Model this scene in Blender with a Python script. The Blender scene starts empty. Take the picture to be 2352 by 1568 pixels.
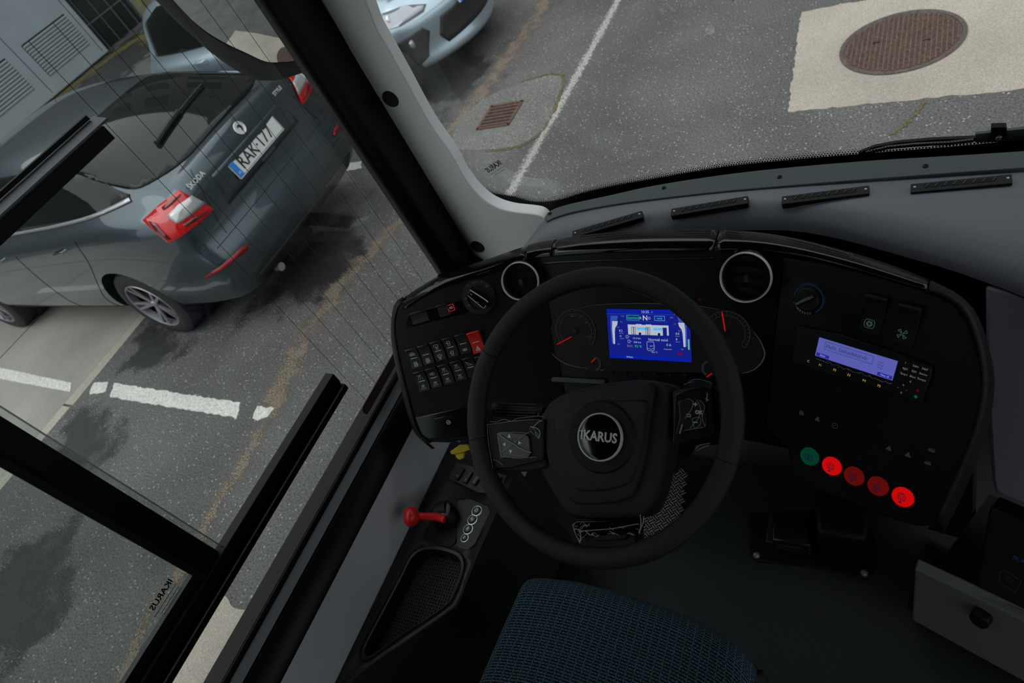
import bpy, bmesh, math, random
from math import sin, cos, pi, radians as rad
from mathutils import Vector as V, Matrix, bvhtree
random.seed(7)
S = bpy.context.scene
COL = S.collection
# ---------------------------------------------------------------- camera
YAW, PITCH, ROLL, FOC = -.8015, .7338, .5594, 1568.0
EYE = V((0, 0, 2.65))
_f = V((sin(YAW)*cos(PITCH), cos(YAW)*cos(PITCH), -sin(PITCH)))
_r = _f.cross(V((0, 0, 1))).normalized(); _d = _f.cross(_r)
CR = cos(ROLL)*_r + sin(ROLL)*_d
CD = -sin(ROLL)*_r + cos(ROLL)*_d
CF = _f
cam = bpy.data.cameras.new('camera'); camo = bpy.data.objects.new('camera', cam); COL.objects.link(camo)
m = Matrix.Identity(4)
for i in range(3):
    m[i][0] = CR[i]; m[i][1] = -CD[i]; m[i][2] = -CF[i]; m[i][3] = EYE[i]
camo.matrix_world = m
cam.sensor_width = 36; cam.lens = 36*FOC/2352; cam.clip_start = .02; cam.clip_end = 300; cam.dof.use_dof = True; cam.dof.focus_distance = 1.25; cam.dof.aperture_fstop = 7.0
S.camera = camo
# ---------------------------------------------------------------- light
w = bpy.data.worlds.new('overcast_sky'); S.world = w; w.use_nodes = True
nt = w.node_tree; bg = nt.nodes['Background']
tc = nt.nodes.new('ShaderNodeTexCoord'); sp = nt.nodes.new('ShaderNodeSeparateXYZ'); rp = nt.nodes.new('ShaderNodeValToRGB')
nt.links.new(tc.outputs['Generated'], sp.inputs[0]); nt.links.new(sp.outputs['Z'], rp.inputs[0]); nt.links.new(rp.outputs[0], bg.inputs[0])
rp.color_ramp.elements[0].position = 0.0; rp.color_ramp.elements[0].color = (.16, .17, .18, 1)
rp.color_ramp.elements[1].position = .9; rp.color_ramp.elements[1].color = (.97, .985, 1.0, 1)
e = rp.color_ramp.elements.new(.12); e.color = (.50, .515, .53, 1)
bg.inputs[1].default_value = 1.05
sl = bpy.data.lights.new('sun', 'SUN'); sl.energy = .35; sl.angle = rad(40); sl.color = (1, .97, .93)
so = bpy.data.objects.new('sun', sl); COL.objects.link(so); so.rotation_euler = (rad(28), rad(-22), 0); so.location = (0, 0, 9)
S.view_settings.view_transform = 'Standard'; S.view_settings.look = 'None'
S.view_settings.exposure = 0.85; S.view_settings.gamma = 1.0; S.view_settings.use_curve_mapping = False
G = .18            # street level; the bus interior is measured from the same zero
# ---------------------------------------------------------------- materials
def nodemat(name):
    m = bpy.data.materials.new(name); m.use_nodes = True
    return m, m.node_tree, m.node_tree.nodes['Principled BSDF']
def mat(name, col, rough=.5, metal=0, noise=0, nscale=40, bump=0, bscale=400, coat=0, spec=.5, emit=None, es=1):
    m, nt, b = nodemat(name)
    b.inputs['Base Color'].default_value = (*col, 1); b.inputs['Roughness'].default_value = rough
    b.inputs['Metallic'].default_value = metal; b.inputs['Coat Weight'].default_value = coat
    b.inputs['Specular IOR Level'].default_value = spec
    if noise:
        n = nt.nodes.new('ShaderNodeTexNoise'); n.inputs['Scale'].default_value = nscale; n.inputs['Detail'].default_value = 5
        t = nt.nodes.new('ShaderNodeTexCoord'); nt.links.new(t.outputs['Object'], n.inputs['Vector'])
        r = nt.nodes.new('ShaderNodeValToRGB'); nt.links.new(n.outputs[0], r.inputs[0])
        r.color_ramp.elements[0].position = .3; r.color_ramp.elements[1].position = .7
        r.color_ramp.elements[0].color = (*[c*(1-noise) for c in col], 1); r.color_ramp.elements[1].color = (*[min(1, c*(1+noise)) for c in col], 1)
        nt.links.new(r.outputs[0], b.inputs['Base Color'])
    if bump:
        n = nt.nodes.new('ShaderNodeTexNoise'); n.inputs['Scale'].default_value = bscale; n.inputs['Detail'].default_value = 2
        t = nt.nodes.new('ShaderNodeTexCoord'); nt.links.new(t.outputs['Object'], n.inputs['Vector'])
        bp = nt.nodes.new('ShaderNodeBump'); bp.inputs['Strength'].default_value = bump; bp.inputs['Distance'].default_value = .002
        nt.links.new(n.outputs[0], bp.inputs['Height']); nt.links.new(bp.outputs[0], b.inputs['Normal'])
    if emit:
        b.inputs['Emission Color'].default_value = (*emit, 1); b.inputs['Emission Strength'].default_value = es
    return m
def glassmat(name, tint=(.93, .95, .95), refl=.9, rough=.0):
    m = bpy.data.materials.new(name); m.use_nodes = True; nt = m.node_tree; nt.nodes.clear()
    o = nt.nodes.new('ShaderNodeOutputMaterial'); mx = nt.nodes.new('ShaderNodeMixShader')
    tr = nt.nodes.new('ShaderNodeBsdfTransparent'); tr.inputs[0].default_value = (*tint, 1)
    gl = nt.nodes.new('ShaderNodeBsdfGlossy'); gl.inputs['Roughness'].default_value = rough
    fr = nt.nodes.new('ShaderNodeFresnel'); fr.inputs[0].default_value = 1.5
    mu = nt.nodes.new('ShaderNodeMath'); mu.operation = 'MULTIPLY'; mu.inputs[1].default_value = refl
    nt.links.new(fr.outputs[0], mu.inputs[0]); nt.links.new(mu.outputs[0], mx.inputs[0])
    nt.links.new(tr.outputs[0], mx.inputs[1]); nt.links.new(gl.outputs[0], mx.inputs[2]); nt.links.new(mx.outputs[0], o.inputs[0])
    return m
def speckled(name, base, dark, light, scale=1.0, amt=.5, patchy=.6, bumpy=.5):
    """asphalt / concrete: broad patches, fine grain, pale stones"""
    m, nt, b = nodemat(name)
    t = nt.nodes.new('ShaderNodeTexCoord'); L = nt.links.new
    def noise(s, d=4):
        n = nt.nodes.new('ShaderNodeTexNoise'); n.inputs['Scale'].default_value = s; n.inputs['Detail'].default_value = d
        L(t.outputs['Object'], n.inputs['Vector']); return n
    def ramp(src, p0, c0, p1, c1):
        r = nt.nodes.new('ShaderNodeValToRGB'); L(src, r.inputs[0])
        r.color_ramp.elements[0].position = p0; r.color_ramp.elements[0].color = (*c0, 1)
        r.color_ramp.elements[1].position = p1; r.color_ramp.elements[1].color = (*c1, 1); return r
    def mix(kind, fac, a, bb):
        x = nt.nodes.new('ShaderNodeMix'); x.data_type = 'RGBA'; x.blend_type = kind
        if isinstance(fac, float): x.inputs[0].default_value = fac
        else: L(fac, x.inputs[0])
        L(a, x.inputs[6]); L(bb, x.inputs[7]); return x.outputs[2]
    g = noise(110*scale, 6); c = ramp(g.outputs[0], .33, dark, .68, base)
    p = noise(1.3, 5); pr = ramp(p.outputs[0], .35, (1-patchy*.45,)*3, .65, (1.12, 1.12, 1.12))
    c1 = mix('MULTIPLY', 1.0, c.outputs[0], pr.outputs[0])
    v = nt.nodes.new('ShaderNodeTexVoronoi'); v.inputs['Scale'].default_value = 62*scale; L(t.outputs['Object'], v.inputs['Vector'])
    vr = ramp(v.outputs['Distance'], .12, (1, 1, 1), .26, (0, 0, 0))
    vc = nt.nodes.new('ShaderNodeSeparateColor'); L(v.outputs['Color'], vc.inputs[0])
    th = nt.nodes.new('ShaderNodeMath'); th.operation = 'GREATER_THAN'; th.inputs[1].default_value = 1-amt*.5; L(vc.outputs[0], th.inputs[0])
    mu = nt.nodes.new('ShaderNodeMath'); mu.operation = 'MULTIPLY'; L(th.outputs[0], mu.inputs[0]); L(vr.outputs[0], mu.inputs[1])
    lc = nt.nodes.new('ShaderNodeRGB'); lc.outputs[0].default_value = (*light, 1)
    c2 = mix('MIX', mu.outputs[0], c1, lc.outputs[0])
    L(c2, b.inputs['Base Color']); b.inputs['Roughness'].default_value = .75
    bp = nt.nodes.new('ShaderNodeBump'); bp.inputs['Strength'].default_value = bumpy; bp.inputs['Distance'].default_value = .004
    L(g.outputs[0], bp.inputs['Height']); L(bp.outputs[0], b.inputs['Normal'])
    return m
def fading(name, base, cover=.5, scale=14, rough=.8, alt=None):
    """stain with ragged, fading edges: attribute w is 1 inside and 0 on the rim"""
    m, nt, b = nodemat(name); L = nt.links.new
    b.inputs['Roughness'].default_value = rough
    a = nt.nodes.new('ShaderNodeAttribute'); a.attribute_name = 'w'
    t = nt.nodes.new('ShaderNodeTexCoord'); n = nt.nodes.new('ShaderNodeTexNoise'); n.inputs['Scale'].default_value = scale; n.inputs['Detail'].default_value = 7
    L(t.outputs['Object'], n.inputs['Vector'])
    n2 = nt.nodes.new('ShaderNodeTexNoise'); n2.inputs['Scale'].default_value = 90; n2.inputs['Detail'].default_value = 4; L(t.outputs['Object'], n2.inputs['Vector'])
    r = nt.nodes.new('ShaderNodeValToRGB'); L(n2.outputs[0], r.inputs[0])
    alt = alt or [c*.45 for c in base]
    r.color_ramp.elements[0].position = .38; r.color_ramp.elements[0].color = (*alt, 1)
    r.color_ramp.elements[1].position = .62; r.color_ramp.elements[1].color = (*base, 1)
    L(r.outputs[0], b.inputs['Base Color'])
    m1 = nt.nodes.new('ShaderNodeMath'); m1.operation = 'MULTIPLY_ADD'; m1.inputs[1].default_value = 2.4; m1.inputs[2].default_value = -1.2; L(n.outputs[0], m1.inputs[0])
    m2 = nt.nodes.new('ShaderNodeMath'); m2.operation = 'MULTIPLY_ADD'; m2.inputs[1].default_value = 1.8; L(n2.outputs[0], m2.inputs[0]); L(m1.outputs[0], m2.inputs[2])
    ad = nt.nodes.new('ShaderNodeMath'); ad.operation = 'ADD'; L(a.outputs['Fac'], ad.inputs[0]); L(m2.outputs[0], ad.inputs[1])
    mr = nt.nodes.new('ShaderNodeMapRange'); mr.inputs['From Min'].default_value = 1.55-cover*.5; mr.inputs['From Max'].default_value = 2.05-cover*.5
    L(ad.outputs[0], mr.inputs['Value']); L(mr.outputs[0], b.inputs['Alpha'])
    return m
M = dict(
 asphalt=speckled('asphalt', (.150, .148, .145), (.040, .0395, .039), (.46, .44, .41), .8, .6),
 concrete=speckled('concrete', (.34, .32, .29), (.22, .205, .185), (.5, .48, .45), 1.2, .2, .35, .25),
 patch=speckled('patch_concrete', (.44, .395, .335), (.25, .22, .18), (.62, .60, .56), 1.5, .3, .25, .3),
 ring=speckled('coarse_concrete', (.20, .195, .18), (.075, .073, .068), (.5, .49, .46), .8, .9, .3, .6),
 paint=speckled('road_paint', (.78, .76, .72), (.36, .35, .33), (.85, .85, .82), .9, .2, .2, .4),
 worn=fading('worn_paint', (.42, .41, .38), .55, 40, alt=(.2, .2, .19)),
 dirt=fading('dirt', (.235, .18, .135), .25, 7, alt=(.085, .070, .056)),
 damp_and_shade=fading('damp', (.030, .030, .031), .5, 3.5, .55),  # damp ground; also colours in the shade under the cars
 moss=fading('moss', (.16, .125, .03), .6, 7, alt=(.05, .045, .02)),
 rust=mat('rusty_iron', (.12, .062, .04), .8, .2, .5, 60, .4, 200),
 iron=mat('worn_iron', (.16, .135, .13), .5, .6, .3, 50),
 dark=mat('dark_hole', (.01, .01, .01), .9),
 plastic=mat('black_plastic', (.005, .0053, .0056), .5, spec=.28, bump=.25, bscale=900),
 leather=mat('wheel_leather', (.0085, .009, .0095), .42, bump=.5, bscale=1500, spec=.42),
 fascia=mat('black_fascia', (.0018, .0018, .002), .45, bump=.1, bscale=900, spec=.2),
 gloss=mat('gloss_black', (.003, .003, .0035), .09),
 semigloss=mat('satin_black', (.006, .006, .0075), .3),
 pillargrey=mat('pale_trim', (.80, .805, .815), .55, bump=.15, bscale=500),
 dashgrey=mat('blue_grey_dash', (.150, .157, .185), .42, bump=.2, bscale=700),
 strip=mat('grey_green_metal', (.055, .073, .075), .45),
 wallgrey=mat('grey_wall_panel', (.50, .515, .55), .5, noise=.05, nscale=6),
 console=mat('console_grey', (.015, .016, .0175), .45, bump=.25, bscale=700),
 floor=mat('speckled_floor', (.011, .0155, .0165), .5, noise=.3, nscale=200),
 boxgrey=mat('pale_box', (.11, .115, .118), .5),
 chrome=mat('chrome', (.88, .89, .92), .22, .35),
 steel=mat('steel', (.5, .5, .51), .3, .8),
 red=mat('red_plastic', (.75, .008, .008), .38),
 redsat=mat('red_knob', (.62, .012, .012), .33),
 yellow=mat('yellow_plastic', (.55, .42, .008), .5),
 white=mat('white_print', (.62, .63, .66), .6),
 whitedim=mat('dim_print', (.15, .155, .165), .6),
 dimmer=mat('faint_print', (.05, .052, .055), .6),
 amber=mat('amber_print', (.6, .38, .05), .6, emit=(1, .6, .1), es=.25),
 seatgrey=mat('seat_shell', (.004, .004, .0045), .6),
 rubber=mat('rubber', (.003, .003, .0033), .5, spec=.25),
 frit=mat('black_frit', (.0025, .0025, .0028), .25),
 wire=mat('heating_wire', (.03, .02, .015), .6),
 busbar=mat('brown_busbar', (.045, .024, .018), .5),
 frame=mat('window_channel', (.002, .002, .0022), .4, spec=.2),
 ceiling=mat('ceiling_panel', (.13, .13, .13), .7),
 cabin=mat('saloon_wall', (.12, .12, .125), .7),
 glass=glassmat('side_glass', (.84, .87, .86), .12),
 wglass=glassmat('windscreen_glass', (.95, .97, .97), .15),
 coverglass=glassmat('cover_glass', (.98, .98, .98), .25),
 treadbase=mat('tread_metal', (.05, .05, .052), .25, .8), sill=mat('sill_sky_sheen', (.035, .038, .044), .35), facade=mat('render_facade', (.20, .19, .17), .8, noise=.2, nscale=2),
 bglass=mat('building_glass', (.010, .016, .018), .1),
 bldg=mat('grey_painted_metal', (.34, .39, .43), .5, noise=.06, nscale=3),
 slat=mat('pale_slat', (.50, .56, .60), .5),
 yel=mat('yellowish_panel', (.26, .24, .11), .7, noise=.3, nscale=5),
 tyre=mat('tyre', (.018, .018, .018), .75),
 alloy=mat('alloy', (.34, .33, .37), .35, .7),
 carglass=mat('car_glass', (.004, .006, .006), .03, spec=.28),
 lred=mat('tail_lamp_red', (.46, .004, .006), .12, coat=.6, emit=(1, .01, .01), es=.05),
 lredd=mat('tail_lamp_dark_red', (.13, .004, .006), .12, coat=1),
 lwhite=mat('tail_lamp_clear', (.55, .56, .57), .15, .3, coat=1),
 reflector=mat('reflector', (.25, .008, .012), .3),
 carblack=mat('car_black_trim', (.012, .012, .013), .5),
 badge=mat('badge_silver', (.72, .73, .74), .3, .4),
 plate=mat('plate_white', (.70, .71, .72), .4),
 plateblue=mat('plate_blue', (.02, .22, .75), .4),
 plateink=mat('plate_ink', (.01, .01, .012), .5),
 lamp=mat('headlamp_clear', (.32, .33, .36), .12, .5, coat=1),
 mirror=mat('mirror_glass', (.75, .76, .77), .01, 1),
 cap=mat('cap_black', (.012, .012, .012), .7),
)
def carpaint(name, col):
    m, nt, b = nodemat(name)
    b.inputs['Base Color'].default_value = (*col, 1); b.inputs['Metallic'].default_value = .8; b.inputs['Roughness'].default_value = .3
    b.inputs['Coat Weight'].default_value = 1; b.inputs['Coat Roughness'].default_value = .03
    return m
M['paintdark'] = carpaint('slate_car_paint', (.060, .085, .102))
M['paintsilver'] = carpaint('silver_blue_car_paint', (.36, .45, .52))
def emis(name, col, s=1):
    m = bpy.data.materials.new(name); m.use_nodes = True; nt = m.node_tree; nt.nodes.clear()
    o = nt.nodes.new('ShaderNodeOutputMaterial'); e = nt.nodes.new('ShaderNodeEmission'); e.inputs[0].default_value = (*col, 1); e.inputs[1].default_value = s*.62
    nt.links.new(e.outputs[0], o.inputs[0]); return m
M.update(scr=emis('screen_blue', (.006, .012, .20)), scr2=emis('screen_band', (.003, .012, .30)), scrlight=emis('screen_pale_blue', (.03, .07, .33)),
 scrw=emis('screen_white', (.40, .43, .50)), scrg=emis('screen_green', (.02, .45, .10)), scrc=emis('screen_cyan', (.10, .40, .75)),
 scrdim=emis('screen_grey', (.16, .18, .38)), scrk=emis('screen_black', (.004, .005, .02)), scrr=emis('screen_red', (.12, .003, .05)),
 scry=emis('screen_yellow', (.45, .5, .05)),
 rad_=emis('radio_screen', (.085, .095, .37)), radb=emis('radio_bar', (.02, .02, .25)), radt=emis('radio_text', (.02, .02, .07)), radw=emis('radio_white', (.35, .38, .75)),
 needle=emis('needle_red', (.42, .006, .004)), btnred=emis('lit_red', (.50, .002, .002)), btnred2=emis('dim_red', (.095, .003, .003)), btngreen=emis('dim_green', (.001, .034, .018)),
 gbar=emis('green_bar', (.1, .42, .2)), icongreen=emis('icon_green', (.03, .065, .055)), blue=emis('blue_ring', (.002, .012, .035)), ringred=emis('red_outline', (.4, .01, .01)),
 iconw=emis('backlit_icon', (.13, .135, .15)), iconw2=emis('backlit_icon_dim', (.020, .021, .023)), green2=emis('green_key', (.0, .09, .03)), red3=emis('red_key', (.07, .0, .004)))
# seat fabric: ribs and dots follow the cushion's own uv
def fabric():
    m, nt, b = nodemat('woven_fabric'); L = nt.links.new
    u = nt.nodes.new('ShaderNodeAttribute'); u.attribute_name = 'st'
    s = nt.nodes.new('ShaderNodeSeparateXYZ'); L(u.outputs['Vector'], s.inputs[0])
    def mth(op, a, bb=None, c=None):
        x = nt.nodes.new('ShaderNodeMath'); x.operation = op
        for i, q in enumerate((a, bb, c)):
            if q is None: continue
            if isinstance(q, (int, float)): x.inputs[i].default_value = q
            else: L(q, x.inputs[i])
        return x.outputs[0]
    row = mth('MULTIPLY', s.outputs[1], 1/.0054); fr = mth('FRACT', row); idx = mth('FLOOR', row)
    nz = nt.nodes.new('ShaderNodeTexNoise'); nz.inputs['Scale'].default_value = 260; L(u.outputs['Vector'], nz.inputs['Vector'])
    wob = mth('MULTIPLY_ADD', nz.outputs[0], .5, -.25)
    f2 = mth('ADD', fr, wob)
    rib = mth('MULTIPLY', mth('GREATER_THAN', f2, .30), mth('LESS_THAN', f2, .78))
    colx = mth('MULTIPLY', s.outputs[0], 1/.0075)
    half = mth('MULTIPLY', mth('MODULO', idx, 2.0), .5)
    fx = mth('FRACT', mth('ADD', colx, half))
    brk = mth('GREATER_THAN', fx, .16)
    teal = mth('MULTIPLY', rib, brk)
    dfx = mth('FRACT', mth('MULTIPLY', s.outputs[0], 1/.0165)); dot = mth('MULTIPLY', mth('LESS_THAN', dfx, .09), mth('LESS_THAN', fr, .16))
    mx = nt.nodes.new('ShaderNodeMix'); mx.data_type = 'RGBA'; L(teal, mx.inputs[0]); mx.inputs[6].default_value = (.004, .0055, .011, 1); mx.inputs[7].default_value = (.042, .098, .132, 1)
    mx2 = nt.nodes.new('ShaderNodeMix'); mx2.data_type = 'RGBA'; L(dot, mx2.inputs[0]); L(mx.outputs[2], mx2.inputs[6]); mx2.inputs[7].default_value = (.28, .30, .27, 1)
    L(mx2.outputs[2], b.inputs['Base Color']); b.inputs['Roughness'].default_value = .9; b.inputs['Specular IOR Level'].default_value = .2
    bp = nt.nodes.new('ShaderNodeBump'); bp.inputs['Strength'].default_value = .8; bp.inputs['Distance'].default_value = .002; L(teal, bp.inputs['Height']); L(bp.outputs[0], b.inputs['Normal'])
    return m
M['fabric'] = fabric()
# ---------------------------------------------------------------- helpers
def ray(x, y): return ((x-1176)/FOC*CR + (y-784)/FOC*CD + CF)
class Fr:
    """a flat frame in the bus or street: origin, across, up, outward"""
    def __init__(s, P, t=None, b=None, ux=None, n=None):
        s.P = V(P)
        if n is None:
            t, b = rad(t), rad(b); n = V((sin(b)*sin(t), -sin(t)*cos(b), cos(t))); ux = V((cos(b), sin(b), 0))
        s.n = V(n).normalized(); s.u = (V(ux)-V(ux).dot(s.n)*s.n).normalized(); s.v = s.n.cross(s.u)
    def pt(s, a, b, c=0): return s.P + a*s.u + b*s.v + c*s.n
    def at(s, x, y, off=0):
        r = ray(x, y); k = ((s.P+off*s.n-EYE).dot(s.n))/r.dot(s.n); return EYE + r*k
    def uv(s, x, y, off=0):
        p = s.at(x, y, off)-s.P; return p.dot(s.u), p.dot(s.v)
    def sub(s, a, b, c=0, rot=0):
        f = Fr(s.pt(a, b, c), ux=cos(rot)*s.u+sin(rot)*s.v, n=s.n); return f
def hz(x, y, z): r = ray(x, y); return EYE + r*((z-EYE.z)/r.z)
def hx(x, y, X): r = ray(x, y); return EYE + r*(X/r.x)
def hy(x, y, Y): r = ray(x, y); return EYE + r*(Y/r.y)
class MB:
    def __init__(s): s.v = []; s.f = []; s.w = []
    def add(s, vs, fs):
        o = len(s.v); s.v += [V(p) for p in vs]; s.f += [[i+o for i in f] for f in fs]; return s
    def prism(s, poly, vec):
        n = len(poly); vec = V(vec); P = [V(p) for p in poly]
        return s.add(P+[p+vec for p in P], [list(range(n))[::-1], list(range(n, 2*n))]+[[i, (i+1) % n, n+(i+1) % n, n+i] for i in range(n)])
    def strip(s, *lines):
        n = len(lines[0]); vs = [p for l in lines for p in l]
        return s.add(vs, [[k*n+i, k*n+i+1, (k+1)*n+i+1, (k+1)*n+i] for k in range(len(lines)-1) for i in range(n-1)])
    def band(s, A, B, vec):
        """solid slab between two polylines"""
        return s.prism(list(A)+list(B)[::-1], vec)
    def slab(s, A, B, vec):
        vec = V(vec); A = [V(p) for p in A]; B = [V(p) for p in B]; n = len(A)
        vs = A+B+[p+vec for p in A]+[p+vec for p in B]; f = []
        for i in range(n-1):
            f += [[i, i+1, n+i+1, n+i], [2*n+i, 3*n+i, 3*n+i+1, 2*n+i+1], [i, 2*n+i, 2*n+i+1, i+1], [n+i, n+i+1, 3*n+i+1, 3*n+i]]
        f += [[0, n, 3*n, 2*n], [n-1, 3*n-1, 4*n-1, 2*n-1]]
        return s.add(vs, f)
    def tube(s, path, r, seg=10, closed=False, sx=1):
        P = [V(p) for p in path]; n = len(P); vs = []; up = None
        for i, p in enumerate(P):
            if closed: t = (P[(i+1) % n]-P[i-1]).normalized()
            else: t = (P[min(i+1, n-1)]-P[max(i-1, 0)]).normalized()
            if up is None:
                a = V((0, 0, 1)) if abs(t.z) < .9 else V((1, 0, 0)); up = (a-a.dot(t)*t).normalized()
            else: up = (up-up.dot(t)*t).normalized()
            sd = t.cross(up); rr = r[i] if isinstance(r, (list, tuple)) else r
            vs += [p+rr*(cos(2*pi*k/seg)*up+sx*sin(2*pi*k/seg)*sd) for k in range(seg)]
        f = []
        for i in range(n if closed else n-1):
            j = (i+1) % n
            f += [[i*seg+k, i*seg+(k+1) % seg, j*seg+(k+1) % seg, j*seg+k] for k in range(seg)]
        if not closed: f += [list(range(seg))[::-1], [(n-1)*seg+k for k in range(seg)]]
        return s.add(vs, f)
    def lathe(s, fr, prof, seg=32, a0=0, a1=2*pi, caps=True):
        full = abs(a1-a0-2*pi) < 1e-6; m_ = seg if full else seg+1; vs = []; f = []
        for (r, h) in prof:
            vs += [fr.pt(r*cos(a0+(a1-a0)*k/seg), r*sin(a0+(a1-a0)*k/seg), h) for k in range(m_)]
        for i in range(len(prof)-1):
            for k in range(seg):
                k2 = (k+1) % m_; f.append([i*m_+k, i*m_+k2, (i+1)*m_+k2, (i+1)*m_+k])
        if full and caps:
            if prof[0][0] > 1e-6: f.append(list(range(m_))[::-1])
            if prof[-1][0] > 1e-6: f.append([(len(prof)-1)*m_+k for k in range(m_)])
        return s.add(vs, f)
    def torus(s, fr, R, r, seg=48, rs=12):
        return s.tube([fr.pt(R*cos(2*pi*k/seg), R*sin(2*pi*k/seg)) for k in range(seg)], r, rs, True)
    def box(s, fr, a, b, su, sv, c0, c1):
        P = [fr.pt(a+i*su/2, b+j*sv/2, c0) for i, j in ((-1, -1), (1, -1), (1, 1), (-1, 1))]
        return s.prism(P, (c1-c0)*fr.n)
    def rbox(s, fr, a, b, su, sv, c0, c1, r=.004, k=4):
        P = []
        for cx, cy, a0 in ((1, 1, 0), (-1, 1, pi/2), (-1, -1, pi), (1, -1, 1.5*pi)):
            for i in range(k+1):
                an = a0+pi/2*i/k; P.append(fr.pt(a+cx*(su/2-r)+r*cos(an), b+cy*(sv/2-r)+r*sin(an), c0))
        return s.prism(P, (c1-c0)*fr.n)
    def disc(s, fr, a, b, r, c0, c1, seg=24, ry=None):
        ry = ry or r
        return s.prism([fr.pt(a+r*cos(2*pi*k/seg), b+ry*sin(2*pi*k/seg), c0) for k in range(seg)], (c1-c0)*fr.n)
    def line(s, fr, pts, wd, c0=0, c1=.0005, closed=False):
        n = len(pts); q = [V((p[0], p[1])) for p in pts]
        for i in range(n if closed else n-1):
            a, b = q[i], q[(i+1) % n]; d = b-a
            if d.length < 1e-9: continue
            d.normalize(); o = V((-d.y, d.x))*wd/2; a = a-d*wd*.3; b = b+d*wd*.3
            s.prism([fr.pt(*(a-o), c0), fr.pt(*(b-o), c0), fr.pt(*(b+o), c0), fr.pt(*(a+o), c0)], (c1-c0)*fr.n)
        return s
    def text(s, fr, a, b, txt, size, c0=.0003, th=.0004, align='LEFT', mirror=False, sx=1, bold=0):
        vs, fs = textmesh(txt, size, align, bold)
        k = -1 if mirror else 1; vs2 = [fr.pt(a+k*sx*v[0], b+v[1], c0+(th if v[2] > .5 else 0)) for v in vs]
        return s.add(vs2, fs)
_tc = {}
def textmesh(txt, size, align, bold=0):
    key = (txt, size, align, bold)
    if key not in _tc:
        cu = bpy.data.curves.new('t', 'FONT'); cu.body = txt; cu.size = size; cu.align_x = align; cu.align_y = 'CENTER'; cu.resolution_u = 2; cu.extrude = 0; cu.offset = bold
        o = bpy.data.objects.new('t', cu); COL.objects.link(o); dg = bpy.context.evaluated_depsgraph_get(); dg.update()
        me = bpy.data.meshes.new_from_object(o.evaluated_get(dg))
        vs = [(v.co.x, v.co.y, 1) for v in me.vertices]; fs = [list(p.vertices) for p in me.polygons]
        bpy.data.objects.remove(o); bpy.data.curves.remove(cu); bpy.data.meshes.remove(me); _tc[key] = (vs, fs)
    return _tc[key]
def tag(o, label=None, cat=None, group=None, kind=None):
    if label: o['label'] = label
    if cat: o['category'] = cat
    if group: o['group'] = group
    if kind: o['kind'] = kind
    return o
def thing(name, label, cat, loc=(0, 0, 0), group=None, rotz=0):
    o = bpy.data.objects.new(name, None); COL.objects.link(o); o.location = loc; o.rotation_euler.z = rotz; o.empty_display_size = .1
    return tag(o, label, cat, group)
def origin(o):
    """world matrix of a (possibly nested) parent, from plain transforms"""
    m = Matrix.Identity(4); c = []
    while o: c.append(o); o = o.parent
    for q in reversed(c): m = m @ (Matrix.Translation(q.location) @ Matrix.Rotation(q.rotation_euler.z, 4, 'Z'))
    return m
def obj(name, mb, mt, parent=None, bevel=0, seg=2, ang=38, sub=0, local=False, wattr=None):
    me = bpy.data.meshes.new(name)
    vs = mb.v
    if parent is not None and not local:
        inv = origin(parent).inverted(); vs = [inv @ p for p in vs]
        base = V((0, 0, 0))
    elif parent is None:
        base = sum(vs, V((0, 0, 0)))/len(vs); base.z = min(p.z for p in vs); vs = [p-base for p in vs]
    else: base = V((0, 0, 0))
    me.from_pydata([tuple(p) for p in vs], [], mb.f)
    bm = bmesh.new(); bm.from_mesh(me); bmesh.ops.recalc_face_normals(bm, faces=bm.faces); bm.to_mesh(me); bm.free()
    if wattr is not None:
        a = me.attributes.new('w', 'FLOAT', 'POINT')
        for i, x in enumerate(wattr): a.data[i].value = x
    me.polygons.foreach_set('use_smooth', [True]*len(me.polygons)); me.set_sharp_from_angle(angle=rad(ang))
    if mt: me.materials.append(M[mt] if isinstance(mt, str) else mt)
    o = bpy.data.objects.new(name, me); COL.objects.link(o); o.location = base
    if parent is not None: o.parent = parent
    if bevel:
        b = o.modifiers.new('bevel', 'BEVEL'); b.width = bevel; b.segments = seg; b.limit_method = 'ANGLE'; b.angle_limit = rad(35); b.harden_normals = False
    if sub:
        b = o.modifiers.new('smooth', 'SUBSURF'); b.levels = sub; b.render_levels = sub
    return o
def struct(name, mb, mt, **k):
    return tag(obj(name, mb, mt, **k), kind='structure')
def cat_rom(P, k=6, closed=False):
    P = [V(p) for p in P]; n = len(P); out = []
    rng = range(n if closed else n-1)
    for i in rng:
        a = P[i-1] if (closed or i > 0) else P[0]; b = P[i]; c = P[(i+1) % n]; d = P[(i+2) % n] if (closed or i+2 < n) else P[-1]
        for j in range(k):
            t = j/k; out.append(.5*((2*b)+(c-a)*t+(2*a-5*b+4*c-d)*t*t+(3*b-a-3*c+d)*t**3))
    if not closed: out.append(P[-1])
    return out
def zc(x, y, s, ox, oy): return ox+x/s, oy+y/s
WX = Fr((0, 0, 0), n=(0, 0, 1), ux=(1, 0, 0))
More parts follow.
